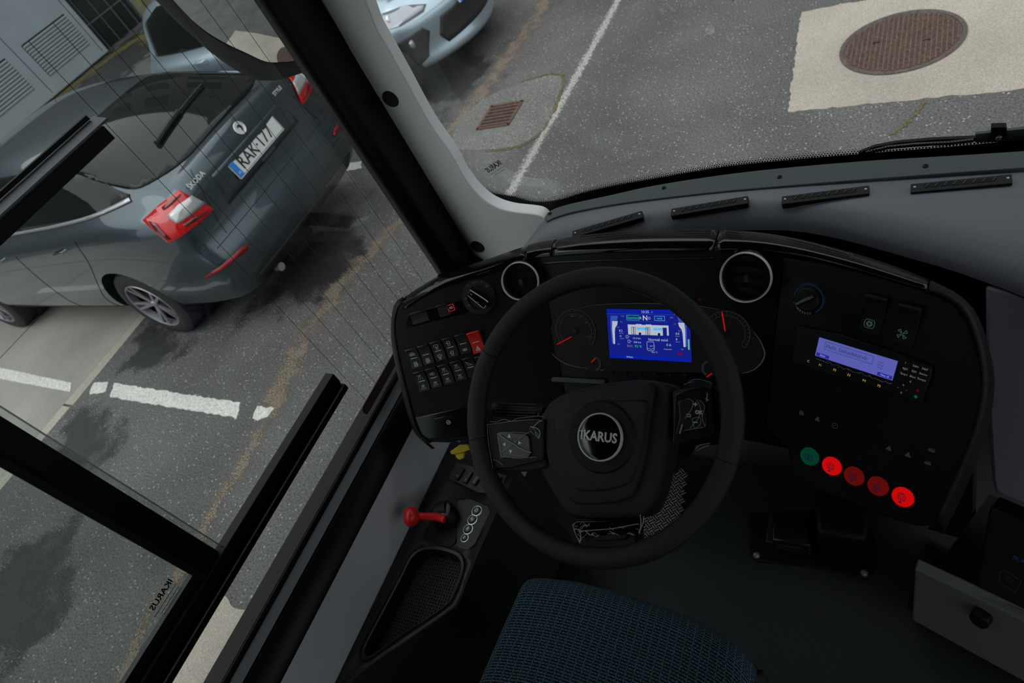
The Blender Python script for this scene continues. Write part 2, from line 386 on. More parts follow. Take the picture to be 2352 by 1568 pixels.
# ================================================================ STREET
def gp(pts, h=0): return [V((x, y, G+h)) for x, y in pts]
def ragged(pts, amp, step=.03):
    out = []; n = len(pts)
    for i in range(n):
        a, b = V(pts[i]), V(pts[(i+1) % n]); L = (b-a).length; k = max(1, int(L/step)); nrm = V((-(b-a).y, (b-a).x))/max(L, 1e-6)
        for j in range(k): out.append(tuple(a+(b-a)*j/k+nrm*random.uniform(-amp, amp)))
    return out
def slabobj(name, pts, mt, label, cat, h=.003, amp=.006, kind=None, group=None):
    group = group or ('white parking line pieces' if name == 'parking_line' else 'pale concrete patches' if name == 'concrete_patch' else None)
    o = obj(name, MB().prism(gp(ragged(pts, amp)), (0, 0, h)), mt)
    return tag(o, label, cat, group, kind)
def ribbon(pts, wd, h, jitter=.3):
    mb = MB(); w = []; A = []; B = []; C = []; D = []
    P = [V(p) for p in pts]
    for i, p in enumerate(P):
        t = (P[min(i+1, len(P)-1)]-P[max(i-1, 0)]).normalized(); o = V((-t.y, t.x, 0))
        w1 = (wd[i] if isinstance(wd, list) else wd)*random.uniform(1-jitter, 1+jitter)
        A.append(p+o*w1); B.append(p+o*w1*.25); C.append(p-o*w1*.25); D.append(p-o*w1)
    mb.strip(A, B, C, D); n = len(P); w = [0]*n+[1]*n+[1]*n+[0]*n
    w[n] = w[2*n-1] = w[2*n] = w[3*n-1] = 0
    for q in mb.v: q.z = G+h
    return mb, w
def stain(name, pts, wd, mt, label, cat, h=.002, k=10, jit=.35):
    mb, w = ribbon(cat_rom([V((x, y, 0)) for x, y in pts], k), wd, h, jit)
    return tag(obj(name, mb, mt, wattr=w), label, cat, kind='stuff')
def blob(name, c, rx, ry, mt, label, cat, h=.0015, seg=36):
    mb = MB(); vs = [V((c[0], c[1], G+h))]; w = [1.0]
    for r, ww in ((.25, 1), (1.15, 0)):
        for k in range(seg):
            a = 2*pi*k/seg; q = r*(1+.16*sin(3*a+c[0])+.1*sin(5*a)); vs.append(V((c[0]+rx*q*cos(a), c[1]+ry*q*sin(a), G+h))); w.append(ww)
    f = [[0, 1+k, 1+(k+1) % seg] for k in range(seg)]+[[1+k, 1+seg+k, 1+seg+(k+1) % seg, 1+(k+1) % seg] for k in range(seg)]
    return tag(obj(name, mb.add(vs, f), mt, wattr=w), label, cat, kind='stuff')
mb = MB().add(gp([(-5.62, -9), (16, -9), (16, 26), (-5.62, 26)]), [[0, 1, 2, 3]])
struct('ground_asphalt', mb, 'asphalt')
mb = MB().prism(gp([(-10.6, -9), (-5.72, -9), (-5.72, 26), (-10.6, 26)], -.1), (0, 0, .1))
struct('ground_concrete', mb, 'concrete')
struct('ground_asphalt_far', MB().add(gp([(-40, -9), (-10.6, -9), (-10.6, 26), (-40, 26)]), [[0, 1, 2, 3]]), 'asphalt')
blob('damp_shade_stain', (-13.6, 8.6), 1.9, 3.2, 'damp_and_shade', 'dark damp strip of ground along the grey metal cabinet', 'stain', .001)
# row of kerb stones between the two
mb = MB(); y = -8.9
while y < 25:
    mb.prism(gp([(-5.71, y), (-5.60+random.uniform(-.01, .02), y), (-5.58+random.uniform(-.03, .01), y+.98), (-5.71, y+.98)], -.06), (0, 0, .063)); y += 1.0
struct('kerb_strip', mb, 'patch')
mb = MB()
for yy in (.42, 2.45, 4.4, -1.6): mb.prism(gp(ragged([(-12, yy+.5), (-5.72, yy-.02), (-5.72, yy), (-12, yy+.52)], .003, .1), .0005), (0, 0, .0012))
for xx in (-7.4, -9.4): mb.prism(gp([(xx, -8), (xx+.012, -8), (xx+.012, 20), (xx, 20)], .0005), (0, 0, .0012))
struct('slab_joints', mb, 'dark')
slabobj('concrete_patch', [(-.82, 3.69), (.29, 3.62), (2.2, 3.50), (2.2, 4.86), (-.48, 4.82), (-.9, 4.83)], 'patch', 'pale square concrete patch around the round manhole cover in the asphalt', 'concrete patch', .004, .008)
slabobj('concrete_patch', [(-3.04, .29), (-2.82, .22), (-2.62, .25), (-2.40, .16), (-2.2, -.9), (-3.1, -.9)], 'patch', 'pale concrete patch below the side window behind the black channel', 'concrete patch', .004, .008)
slabobj('drain_surround', cat_rom([V((*p, 0)) for p in [(-3.05, 4.60), (-2.82, 4.64), (-2.64, 4.56), (-2.57, 4.26), (-2.56, 3.88), (-2.68, 3.73), (-2.95, 3.72), (-3.3, 3.80), (-3.45, 4.1), (-3.35, 4.45)]], 5, True) and [tuple(p)[:2] for p in cat_rom([V((*p, 0)) for p in [(-3.05, 4.60), (-2.82, 4.64), (-2.64, 4.56), (-2.57, 4.26), (-2.56, 3.88), (-2.68, 3.73), (-2.95, 3.72), (-3.3, 3.80), (-3.45, 4.1), (-3.35, 4.45)]], 5, True)], 'ring', 'coarse rounded concrete surround around the rusty drain grate', 'drain surround', .003, .006)
mo = MB(); rp_ = cat_rom([V((*p, G+.0035)) for p in [(-3.0, 4.61), (-2.82, 4.65), (-2.63, 4.57), (-2.56, 4.26), (-2.55, 3.88), (-2.67, 3.72), (-2.98, 3.71)]], 12)
wv = []
dl = [(-3.29, 3.09), (-3.42, 2.9), (-3.47, 2.65), (-3.56, 2.39), (-3.56, 2.07), (-3.56, 1.8), (-3.49, 1.49), (-3.42, 1.27), (-3.40, 1.08), (-3.38, .88), (-3.39, .68), (-3.36, .48), (-3.33, .29), (-3.39, .1), (-3.34, -.01), (-3.27, -.17), (-3.2, -.5), (-3.2, -1.2)]
stain('gutter_dirt', dl[:8], .16, 'dirt', 'wide brown grit trail beside the dark car', 'dirt')
stain('gutter_dirt', dl[6:], .085, 'dirt', 'narrow brown grit trail running below the side window', 'dirt', .0024)
stain('gutter_dirt', [(-3.7, 3.75), (-3.5, 3.95), (-3.42, 4.2), (-3.42, 4.6), (-3.40, 5.0), (-3.36, 5.6), (-3.38, 6.4), (-3.4, 8)], .19, 'dirt', 'sandy brown dirt trail beside the drain grate in front of the silver car', 'dirt')
blob('damp_shade_stain', (-4.0, 2.55), .62, .75, 'damp_and_shade', 'damp asphalt with painted shade under the rear of the dark car', 'stain')  # dark colour adds the shade under the car tail to the damp
blob('damp_shade_stain', (-5.15, 1.7), .42, .32, 'damp_and_shade', 'damp dark stain between the kerb stones and the rear wheel', 'stain', .0016)
blob('damp_shade_stain', (-5.1, .85), .45, .38, 'damp_and_shade', 'damp dark stain below the painted parking line', 'stain', .0016)
blob('damp_shade_stain', (-4.5, -.15), .55, .6, 'damp_and_shade', 'damp dark stain at the lower left beyond the window post', 'stain', .0016)
blob('damp_shade_stain', (-4.05, 4.95), .68, .9, 'damp_and_shade', 'damp asphalt with painted shade under the bumper of the silver car', 'stain')  # shade below the silver bumper painted in the same way
for args in (((-14.75, 9.4), 0), ((-14.7, 8.2), 0), ((-14.8, 7.0), 0)):
    pass
stain('moss_growth', [(-15.0, 5.6), (-14.9, 6.6), (-14.95, 7.5), (-14.8, 8.3), (-14.6, 9.0), (-14.2, 9.4), (-13.6, 9.2), (-13.2, 9.0)], .34, 'moss', 'yellow green moss along the foot of the grey metal cabinet', 'moss', .004)
stain('moss_growth', [(-13.9, 9.7), (-13.4, 9.5), (-12.8, 9.2)], .36, 'moss', 'yellow orange moss clump behind the silver car', 'moss', .005)
# painted lines
LN = 'white parking line'
slabobj('parking_line', [(-7.8, 1.36), (-5.86, 1.285), (-5.77, 1.205), (-7.8, 1.24)], 'paint', 'white painted line on the concrete left of the kerb stones', 'painted line', .003, .003)
slabobj('parking_line', [(-5.55, 1.31), (-5.37, 1.335), (-5.30, 1.25), (-5.48, 1.205)], 'paint', 'short white paint piece beside the kerb stones', 'painted line', .003, .008)
slabobj('parking_line', [(-5.28, 1.335), (-3.76, 1.315), (-3.69, 1.205), (-5.19, 1.215)], 'paint', 'longest white painted parking line on the asphalt', 'painted line', .003, .006)
slabobj('parking_line', [(-3.58, 1.30), (-3.43, 1.31), (-3.44, 1.25), (-3.50, 1.20), (-3.55, 1.22)], 'paint', 'small broken end piece of the white parking line', 'painted line', .003, .012)
slabobj('parking_line', [(-5.2, 3.79), (-4.32, 3.80), (-4.26, 3.69), (-5.2, 3.67)], 'paint', 'white parking line between the two parked cars', 'painted line', .003, .008)
mb, w_ = ribbon(cat_rom([V((-2.53, 2.9, 0)), V((-2.52, 3.6, 0)), V((-2.5, 4.8, 0)), V((-2.5, 6, 0)), V((-2.5, 8, 0)), V((-2.5, 12, 0))], 12), .06, .002, .15)
tag(obj('worn_road_line', mb, 'worn', wattr=w_), 'long thin worn pale line running up the asphalt', 'painted line')
tag(obj('pale_spot', MB().disc(Fr((-1.52, 4.84, G), n=(0, 0, 1), ux=(1, .4, 0)), 0, 0, .035, 0, .0025, 14, .075), 'ring'), 'small pale oval spot on the asphalt', 'spot')
# cracks
def crack(pts, wd, label):
    P = []; 
    for p in cat_rom([V((x, y, 0)) for x, y in pts], 8): P.append(p+V((random.uniform(-.008, .008), random.uniform(-.008, .008), 0)))
    mb, w = ribbon(P, wd, .0042, .5); return tag(obj('crack', mb, 'moss', wattr=w), label, 'crack', kind='stuff')
crack([(-3.05, 4.62), (-2.82, 4.66), (-2.63, 4.58), (-2.55, 4.26), (-2.54, 3.88), (-2.67, 3.71), (-3.0, 3.70)], .016, 'mossy curved crack around the drain surround')
crack([(-.13, 3.62), (-.2, 3.45), (-.27, 3.36)], .012, 'short crack below the manhole patch')
crack([(-1.4, 5.9), (-1.5, 5.5), (-1.42, 5.2)], .012, 'thin crack at the top of the asphalt')
# manhole cover
mh = thing('manhole_cover', 'round rusty ribbed manhole cover set in the pale concrete patch', 'manhole cover', (-.275, 4.24, G+.004))
F = Fr((-.275, 4.24, G+.003), n=(0, 0, 1), ux=(1, 0, 0))
obj('cover_frame', MB().lathe(F, [(.300, .0016), (.325, .0016), (.325, .009), (.303, .009), (.300, .002)], 48), 'iron', mh)
obj('cover_plate', MB().lathe(F, [(0, .0014), (.298, .0014), (.298, .003), (0, .003)], 48), 'rust', mh)
mb = MB(); 
for i in range(-11, 12):
    x = i*.0255; L = math.sqrt(max(0, .288**2-x*x)); mb.box(F, x, 0, .009, 2*L, .003, .0075)
obj('ribs', mb, 'iron', mh)
mb = MB()
for j in range(-17, 18):
    y = j*.0165; L = math.sqrt(max(0, .288**2-y*y)); mb.box(F, 0, y, 2*L, .0065, .003, .0058)
obj('cross_ribs', mb, 'rust', mh)
obj('lifting_slot', MB().disc(F, -.13, .03, .02, .0062, .0078, 10, .008), 'dark', mh); obj('lifting_slot', MB().disc(F, .13, -.03, .02, .0062, .0078, 10, .008), 'dark', mh)
# drain grate
dg_ = thing('drain_grate', 'small rusty square slotted drain grate in coarse concrete', 'drain grate', (-3.04, 4.16, G))
F = Fr((-3.045, 4.16, G+.003), n=(0, 0, 1), ux=(1, 0, 0))
mb = MB(); 
for s_ in (-1, 1): mb.box(F, s_*.145, 0, .022, .32, 0, .010); mb.box(F, 0, s_*.15, .31, .022, 0, .010)
obj('grate_frame', mb, 'rust', dg_)
obj('grate_pit', MB().box(F, 0, 0, .27, .28, .0004, .0015), 'dark', dg_)
for i in range(6): obj('grate_bar', MB().box(F, 0, -.115+i*.046, .27, .020, .0016, .009), 'rust', dg_)
# ---- buildings beyond the cars
BX = -15.1
FB = Fr((BX, 0, G), n=(1, 0, 0), ux=(0, 1, 0))   # u = Y, v = Z
cab = thing('metal_cabinet', 'large grey metal cabinet with two louvred vents behind the cars', 'cabinet', (BX-.6, 7.5, G))
obj('body', MB().box(FB, 4.5, 1.3, 9.26, 2.56, -1.6, 0), 'bldg', cab, bevel=.03)
for yy in (5.9, 7.52, 9.0): obj('panel_seam', MB().box(FB, yy, 1.3, .013, 2.4, 0, .004), 'carblack', cab)
for (y0, y1) in ((7.72, 8.88), (6.17, 7.30)):
    lv = obj('louvre', MB().box(FB, (y0+y1)/2, .66, y1-y0, .66, .001, .006), 'carblack', cab)
    for i in range(11):
        z = .345+i*.058; P0 = [FB.pt(y0+.01, z, .004), FB.pt(y1-.01, z, .004), FB.pt(y1-.01, z+.034, .022), FB.pt(y0+.01, z+.034, .022)]
        obj('slat', MB().prism(P0, (.004, 0, -.008)), 'slat', lv)
gh = thing('glazed_wall', 'dark glazed wall with thin bars right of the grey metal cabinet', 'wall', (BX-.3, 9.8, G))
obj('glass_panel', MB().box(FB, 9.85, 1.6, 1.38, 3.2, -.45, -.4), 'bglass', gh)
mb = MB()
for yy in (9.42, 9.75, 10.08, 10.4): mb.box(FB, yy, 1.6, .014, 3.2, -.4, -.38)
for zz in (.55, 1.15, 1.75, 2.4): mb.box(FB, 9.85, zz, 1.38, .02, -.4, -.38)
obj('glazing_bar', mb, 'whitedim', gh)
obj('post', MB().box(FB, 10.56, 1.6, .07, 3.2, -.45, -.3), 'steel', gh)
yw = thing('panelled_fence', 'yellowish vertical panelled fence behind the silver car', 'fence', (BX-.3, 12, G))
mb = MB()
for i in range(22): mb.box(FB, 10.72+i*.22, 1.5, .20, 3.0, -.42, -.36+.02*(i % 2))
obj('fence_panel', mb, 'yel', yw)
FV = Fr((-8, 15.5, G), n=(0, -1, 0), ux=(1, 0, 0))  # facade added out of view to give the car's rear glass a reflection
ob_ = thing('reflection_facade', 'tall unseen beige facade with rows of dark windows added for car glass reflections', 'building', (-8, 16, G))
obj('wall', MB().box(FV, 0, 8.5, 52, 17, -1, 0), 'facade', ob_)
for r_ in range(5):
    for c_ in range(13): obj('window', MB().box(FV, -24+c_*4.0, 2.2+r_*3.2, 2.3, 1.7, .0, .03), 'bglass', ob_)
tb = struct('far_building', MB().box(FB, 2, 4.5, 30, 9, -6, -3.2), 'cabin')
# ================================================================ CARS  (local: +x forward, y left, z up, rear axle at the origin)
def car_shell(st, xr, xf, bow, K, wheels, track, R):
    """closed body from cross-sections; the ends follow the rear and front profiles"""
    rings = []
    for (x, zt, yr, zb, yb, ysh, ym) in st:
        pts = [(0, zt), (.5*yr, zt-.004), (yr, zt-.022), ((yr+yb)/2+.02, (zt+zb)/2+.01 if zt-zb > .06 else (zt-.02+zb)/2), (yb, zb), (ysh, zb-.06)]
        pts += [(ym-.008, zb-.15), (ym, .72), (ym, .62), (ym-.002, .48), (ym-.015, .35), (ym-.07, .24), (.42, .20), (0, .20)]
        rings.append([(x, y, z) for y, z in pts])
    def interp(tab, z):
        for a, b in zip(tab, tab[1:]):
            if a[0] <= z <= b[0]: t = (z-a[0])/(b[0]-a[0]); return a[1]+t*(b[1]-a[1])
        return tab[0][1] if z < tab[0][0] else tab[-1][1]
    def caps(ring, tab, sg):
        out = []
        for s_, dx in ((.985, .10), (.93, .035), (.78, .008), (.45, -.004), (0, -.01)):
            out.append([(interp(tab, z)-sg*(dx+(bow*(y*s_)**2 if sg > 0 else 0)), y*s_, z) for (_, y, z) in ring])
        return out
    rear = caps(rings[0], xr, -1); front = caps(rings[-1], xf, 1)
    allr = rear[::-1]+rings+front
    n = len(allr[0]); bm = bmesh.new(); grid = []
    for r in allr:
        L = [bm.verts.new(p) for p in r]; Rr = [bm.verts.new((p[0], -p[1], p[2])) for p in r]; grid.append((L, Rr))
    for a, b in zip(grid, grid[1:]):
        for side in (0, 1):
            for k in range(n-1):
                q = [a[side][k], a[side][k+1], b[side][k+1], b[side][k]]
                try: bm.faces.new(q if side == 0 else q[::-1])
                except ValueError: pass
    bmesh.ops.remove_doubles(bm, verts=bm.verts, dist=.0008)
    bmesh.ops.recalc_face_normals(bm, faces=bm.faces)
    me = bpy.data.meshes.new('b'); bm.to_mesh(me); bm.free()
    o = bpy.data.objects.new('b', me); COL.objects.link(o)
    sb = o.modifiers.new('s', 'SUBSURF'); sb.levels = 3
    dg = bpy.context.evaluated_depsgraph_get(); dg.update(); m1 = bpy.data.meshes.new_from_object(o.evaluated_get(dg))
    bm = bmesh.new(); bm.from_mesh(m1); tree = bvhtree.BVHTree.FromBMesh(bm); bm.free()
    # wheel wells
    o.modifiers.clear(); o.data = m1; cut = []
    for wx in wheels:
        for s_ in (-1, 1):
            F = Fr((wx, s_*(track-.20), .325), n=(0, s_, 0), ux=(1, 0, 0)); mbc = MB().lathe(F, [(R, 0), (R, .6)], 40)
            c = bpy.data.meshes.new('c'); c.from_pydata([tuple(p) for p in mbc.v], [], mbc.f); bb = bmesh.new(); bb.from_mesh(c); bmesh.ops.recalc_face_normals(bb, faces=bb.faces); bb.to_mesh(c); bb.free()
            co = bpy.data.objects.new('c', c); COL.objects.link(co); cut.append(co)
            bo = o.modifiers.new('cut', 'BOOLEAN'); bo.object = co; bo.operation = 'DIFFERENCE'; bo.solver = 'EXACT'
    dg = bpy.context.evaluated_depsgraph_get(); dg.update(); m2 = bpy.data.meshes.new_from_object(o.evaluated_get(dg))
    for c in cut: bpy.data.objects.remove(c)
    bpy.data.objects.remove(o)
    return m2, tree
def add_mesh(name, me, mt, parent, ang=40):
    me.name = name; me.materials.clear(); me.materials.append(M[mt]); me.polygons.foreach_set('use_smooth', [True]*len(me.polygons)); me.set_sharp_from_angle(angle=rad(ang))
    o = bpy.data.objects.new(name, me); COL.objects.link(o); o.parent = parent; return o
def overlay(name, tree, poly, fr, depth, mt, parent, off=.004, step=.05, thick=.004, smooth=True):
    """skin panel: polygon in frame fr cut into a grid and dropped onto the body"""
    bm = bmesh.new(); P = [bm.verts.new((x, y, 0)) for x, y in poly]; bm.faces.new(P)
    xs = [p[0] for p in poly]; ys = [p[1] for p in poly]
    for a0, a1, nn in ((min(xs), max(xs), (1, 0, 0)), (min(ys), max(ys), (0, 1, 0))):
        t = a0+step
        while t < a1:
            bmesh.ops.bisect_plane(bm, geom=bm.verts[:]+bm.edges[:]+bm.faces[:], plane_co=(t, t, 0), plane_no=nn); t += step
    bmesh.ops.triangulate(bm, faces=bm.faces)
    last = None
    for v in bm.verts:
        o_ = fr.pt(v.co.x, v.co.y, depth); h, nrm, i, d = tree.ray_cast(o_, -fr.n)
        if h is None:
            h, nrm, i, d = tree.find_nearest(fr.pt(v.co.x, v.co.y, 0))
        if nrm.dot(fr.n) < 0: nrm = -nrm
        v.co = h+nrm*off
    me = bpy.data.meshes.new(name); bm.to_mesh(me); bm.free()
    o = add_mesh(name, me, mt, parent, 60)
    so_ = o.modifiers.new('thick', 'SOLIDIFY'); so_.thickness = thick; so_.offset = 0
    return o
def wheel(parent, x, side, track, R=.315, r=.215):
    F = Fr((x, side*(track-.215), R), n=(0, side, 0), ux=(1, 0, 0))
    T = obj('wheel', MB().lathe(F, [(r-.01, .0), (r, .01), (R-.03, .0), (R-.004, .02), (R, .05), (R, .165), (R-.006, .19), (R-.03, .207), (r+.02, .212), (r+.002, .205), (r-.004, .19)], 48, caps=False), 'tyre', parent, local=True)
    rim = MB().lathe(F, [(r+.003, .204), (r-.004, .211), (r-.013, .206), (r-.02, .16)], 48, caps=False)
    for k in range(5):
        for dk in (-.16, .16):
            a = 2*pi*k/5+dk; ca, sa = cos(a), sin(a); a2 = 2*pi*k/5+dk*.6
            o = V((-sa, ca)); P = []
            for (rr, wd, h) in ((.03, .014, .185), (r-.012, .008, .206)):
                P.append([F.pt(rr*cos(a2 if rr < .1 else a)-wd*o.x, rr*sin(a2 if rr < .1 else a)-wd*o.y, h), F.pt(rr*cos(a2 if rr < .1 else a)+wd*o.x, rr*sin(a2 if rr < .1 else a)+wd*o.y, h)])
            rim.prism([P[0][0], P[1][0], P[1][1], P[0][1]], -.014*F.n)
    rim.lathe(F, [(0, .192), (.028, .190), (.036, .18), (.036, .16)], 24)
    obj('rim', rim, 'alloy', T, local=True)
    obj('brake_disc', MB().lathe(F, [(0, .10), (.15, .10), (.15, .12), (0, .12)], 32), 'carblack', T, local=True)
    return T
# -------- dark slate car, tail towards the bus
oct_ = thing('dark_car', 'dark slate hatchback seen from behind with tail lamps and white number plate', 'car', (-4.93, 2.72, G), rotz=rad(181.0))
xr = [(.20, -.90), (.24, -.97), (.35, -1.04), (.48, -1.075), (.60, -1.075), (.66, -1.06), (.72, -1.0), (.84, -.995), (.95, -1.01), (1.06, -1.005), (1.11, -.975), (1.2, -.9)]
xf = [(.20, 3.45), (.35, 3.58), (.5, 3.6), (.7, 3.55), (.9, 3.4)]
ost = [(-.86, 1.135, .50, 1.04, .70, .80, .845), (-.66, 1.20, .50, 1.07, .735, .835, .885), (-.40, 1.285, .50, 1.08, .77, .865, .905), (-.05, 1.375, .52, 1.075, .79, .875, .912), (.3, 1.43, .54, 1.06, .79, .88, .912), (.8, 1.47, .55, 1.04, .785, .88, .912), (1.3, 1.47, .55, 1.03, .78, .88, .91), (1.75, 1.41, .55, 1.02, .78, .875, .91), (2.1, 1.27, .56, 1.01, .77, .865, .91), (2.45, 1.10, .58, .985, .74, .85, .905), (2.7, 1.00, .60, .93, .72, .83, .90), (3.1, .92, .55, .86, .68, .80, .88), (3.35, .84, .5, .78, .64, .74, .82)]
me, tree = car_shell(ost, xr, xf, 0, 0, (0, 2.62), .905, .365)
add_mesh('body', me, 'paintdark', oct_)
for wx in (0, 2.62):
    for s_ in (1, -1): wheel(oct_, wx, s_, .895)
# dark filling inside the wheel wells
for wx in (0, 2.62):
    for s_ in (1, -1):
        F = Fr((wx, s_*.62, .33), n=(0, s_, 0), ux=(1, 0, 0)); obj('wheel_well', MB().lathe(F, [(0, 0), (.36, 0), (.36, .1)], 32), 'carblack', oct_, local=True)
FS = {1: Fr((0, 0, 0), n=(0, 1, 0), ux=(-1, 0, 0)), -1: Fr((0, 0, 0), n=(0, -1, 0), ux=(1, 0, 0))}
def sidepoly(poly, s_): return [((-x if s_ > 0 else x), z) for x, z in poly]
dlo = [(-.58, 1.115), (-.45, 1.17), (-.2, 1.265), (.1, 1.325), (.5, 1.36), (1.0, 1.372), (1.4, 1.355), (1.75, 1.29), (2.05, 1.17), (2.32, 1.02), (2.2, 1.0), (1.2, 1.035), (.4, 1.06), (-.2, 1.085)]
dlo_s = [tuple(p)[:2] for p in cat_rom([V((*p, 0)) for p in dlo], 3, True)]
for s_ in (1, -1):
    wn = overlay('side_window', tree, sidepoly(dlo_s, s_), FS[s_], 2, 'carglass', oct_)
    chrome_lo = [(-.60, 1.10), (-.2, 1.072), (.4, 1.045), (1.2, 1.02), (2.25, .985), (2.26, 1.0), (1.2, 1.036), (.4, 1.061), (-.2, 1.088), (-.58, 1.118)]
    overlay('window_trim', tree, sidepoly(chrome_lo, s_), FS[s_], 2, 'steel', oct_, .007)
    overlay('door_pillar', tree, sidepoly([(.98, 1.03), (1.10, 1.03), (1.06, 1.372), (.96, 1.372)], s_), FS[s_], 2, 'gloss', oct_, .008)
    overlay('sill_trim', tree, sidepoly([(.42, .25), (2.2, .25), (2.2, .30), (.42, .30)], s_), FS[s_], 2, 'carblack', oct_, .003)
    for (x0, z0) in ((.33, .905), (1.30, .875)):
        h = MB(); yy = .905
        h.tube([(x0-.09, s_*.885, z0+.012), (x0-.07, s_*(yy+.018), z0+.012), (x0+.07, s_*(yy+.018), z0), (x0+.09, s_*.885, z0)], .0105, 8)
        obj('door_handle', h, 'paintdark', oct_, local=True)
    seam = MB()
    for xs_ in ([(.05, .98), (.12, .80), (.30, .60), (.44, .44), (.46, .30)], [(1.02, 1.02), (1.04, .6), (1.02, .3)]):
        pts = []
        for x, z in [tuple(p)[:2] for p in cat_rom([V((*p, 0)) for p in xs_], 8)]:
            hh, nn, ii, dd = tree.ray_cast(V((x, s_*2, z)), V((0, -s_, 0)))
            if hh: pts.append(hh+V((0, s_*.0005, 0)))
        seam.tube(pts, .0028, 6)
    obj('door_seam', seam, 'carblack', oct_, local=True)
# tailgate glass, seen from above
FT = Fr((0, 0, 0), n=(0, 0, 1), ux=(1, 0, 0))
rg = [(-.875, 0), (-.865, .3), (-.80, .5), (-.66, .63), (-.45, .64), (-.1, .59), (.08, .53), (.12, .3), (.13, 0), (.12, -.3), (.08, -.53), (-.1, -.59), (-.45, -.64), (-.66, -.63), (-.80, -.5), (-.865, -.3)]
overlay('rear_window', tree, [tuple(p)[:2] for p in cat_rom([V((*p, 0)) for p in rg], 3, True)], FT, 3, 'carglass', oct_, .004, .06)
FRr = Fr((0, 0, 0), n=(-1, 0, 0), ux=(0, -1, 0))     # seen from behind: u = -y (screen right), v = z
FRr = Fr((0, 0, 0), n=(-1, 0, 0), ux=(0, -1, 0))
def rearpoly(p, mir=False): return [((-y if not mir else y), z) for y, z in p]
overlay('windscreen', tree, [(2.5, -.66), (2.45, 0), (2.5, .66), (1.8, .58), (1.72, 0), (1.8, -.58)], FT, 3, 'carglass', oct_, .004, .08)
FD = {1: Fr((0, 0, 0), n=(-.72, .69, 0), ux=(.69*-1, -.72, 0)), -1: Fr((0, 0, 0), n=(-.72, -.69, 0), ux=(.69, -.72, 0))}
def body_px(x, y):
    inv = origin(oct_).inverted(); o_ = inv @ EYE; d = (inv.to_3x3() @ ray(x, y)).normalized()
    return tree.ray_cast(o_, d)[0]
def skin_from(name, pixels, mt, s_, off, parent=oct_, step=.03):
    """corner lamp pieces: measured on the left corner, mirrored to the right one"""
    pts = [body_px(*p) for p in pixels]; pts = [p for p in pts if p]
    F = FD[s_]; poly = []
    for p in pts:
        q = V((p.x, p.y*s_, p.z)); poly.append((q.dot(F.u), q.dot(F.v)))
    return overlay(name, tree, poly, F, 2, mt, parent, off, step)
for s_ in (1, -1):
    tl = skin_from('tail_lamp', [(412, 437), (450, 455), (489, 480), (470, 500), (440, 524), (412, 545), (389, 556), (360, 532), (331, 506), (370, 470)], 'lred', s_, .010)
    c1 = skin_from('reversing_lamp', [(438, 449), (469, 466), (440, 490), (408, 512), (387, 497), (410, 472)], 'lwhite', s_, .016, tl)
    c2 = skin_from('lamp_shade_line', [(404, 455), (418, 447), (398, 470), (380, 484), (376, 478)], 'lredd', s_, .016, tl)
    c3 = skin_from('lamp_shade_line', [(476, 482), (470, 490), (445, 508), (425, 520), (418, 516), (440, 500)], 'lredd', s_, .016, tl)
    c4 = skin_from('lamp_shade_line', [(345, 508), (362, 512), (384, 536), (394, 546), (386, 549), (360, 528)], 'lredd', s_, .016, tl)
    skin_from('bumper_reflector', [(472, 633), (490, 620), (520, 598), (553, 568), (568, 562), (569, 573), (545, 592), (515, 614), (490, 630), (473, 638)], 'reflector', s_, .006)
# plate recess, plate, badges, wiper, bumper details
overlay('plate_recess', tree, rearpoly([(-.44, .80), (.44, .80), (.40, 1.0), (-.40, 1.0)]), FRr, 2, 'paintdark', oct_, .001, .06)
NB = V((-1, 0, .20)).normalized()
h0 = tree.ray_cast(V((-3, 0, .915)), V((1, 0, 0)))[0]
pf = Fr(h0+NB*.012, n=NB, ux=(0, -1, 0))
pl = obj('number_plate', MB().rbox(pf, 0, 0, .535, .125, -.006, 0, .008), 'plate', oct_, local=True)
obj('plate_border', MB().line(pf, [(-.262, -.055), (.262, -.055), (.262, .055), (-.262, .055)], .003, 0, .001, True), 'plateink', pl, local=True)
obj('plate_band', MB().rbox(pf, -.238, 0, .042, .112, 0, .0012, .004), 'plateblue', pl, local=True)
obj('plate_country', MB().text(pf, -.238, -.03, 'H', .03, .0013, .0004, 'CENTER'), 'plate', pl, local=True)
obj('plate_lettering', MB().text(pf, -.198, 0, 'RAK·177', .118, .0005, .001, 'LEFT', sx=.86, bold=.0012), 'plateink', pl, local=True)
obj('tailgate_handle', MB().rbox(pf, .02, -.085, .16, .018, 0, .012, .006), 'paintdark', oct_, local=True)
def onrear(y, z, tilt=.25):
    h = tree.ray_cast(V((-3, y, z)), V((1, 0, 0)))[0]; n = V((-1, 0, tilt)).normalized(); return Fr(h+n*.003, n=n, ux=(0, -1, 0))
bf = onrear(.005, 1.065, .35)
bd = obj('badge', MB().lathe(bf, [(0, 0), (.036, 0), (.044, .002), (.044, .006), (.038, .008), (.034, .004), (0, .004)], 32), 'badge', oct_, local=True)
obj('badge_arrow', MB().prism([bf.pt(*p, .0045) for p in ((-.02, .004), (-.006, .022), (.016, .02), (.022, 0), (.008, -.022), (-.004, -.02), (.006, -.004), (-.004, .010))], .0012*bf.n), 'carblack', bd, local=True)
tf = onrear(.50, 1.045, .3); obj('maker_lettering', MB().text(tf, 0, 0, 'ŠKODA', .046, .001, .004, 'CENTER', bold=.001), 'badge', oct_, local=True)
tf = onrear(-.44, 1.045, .3); obj('model_lettering', MB().text(tf, 0, 0, 'STYLE', .036, .001, .004, 'CENTER', bold=.001), 'badge', oct_, local=True)
wp = MB()
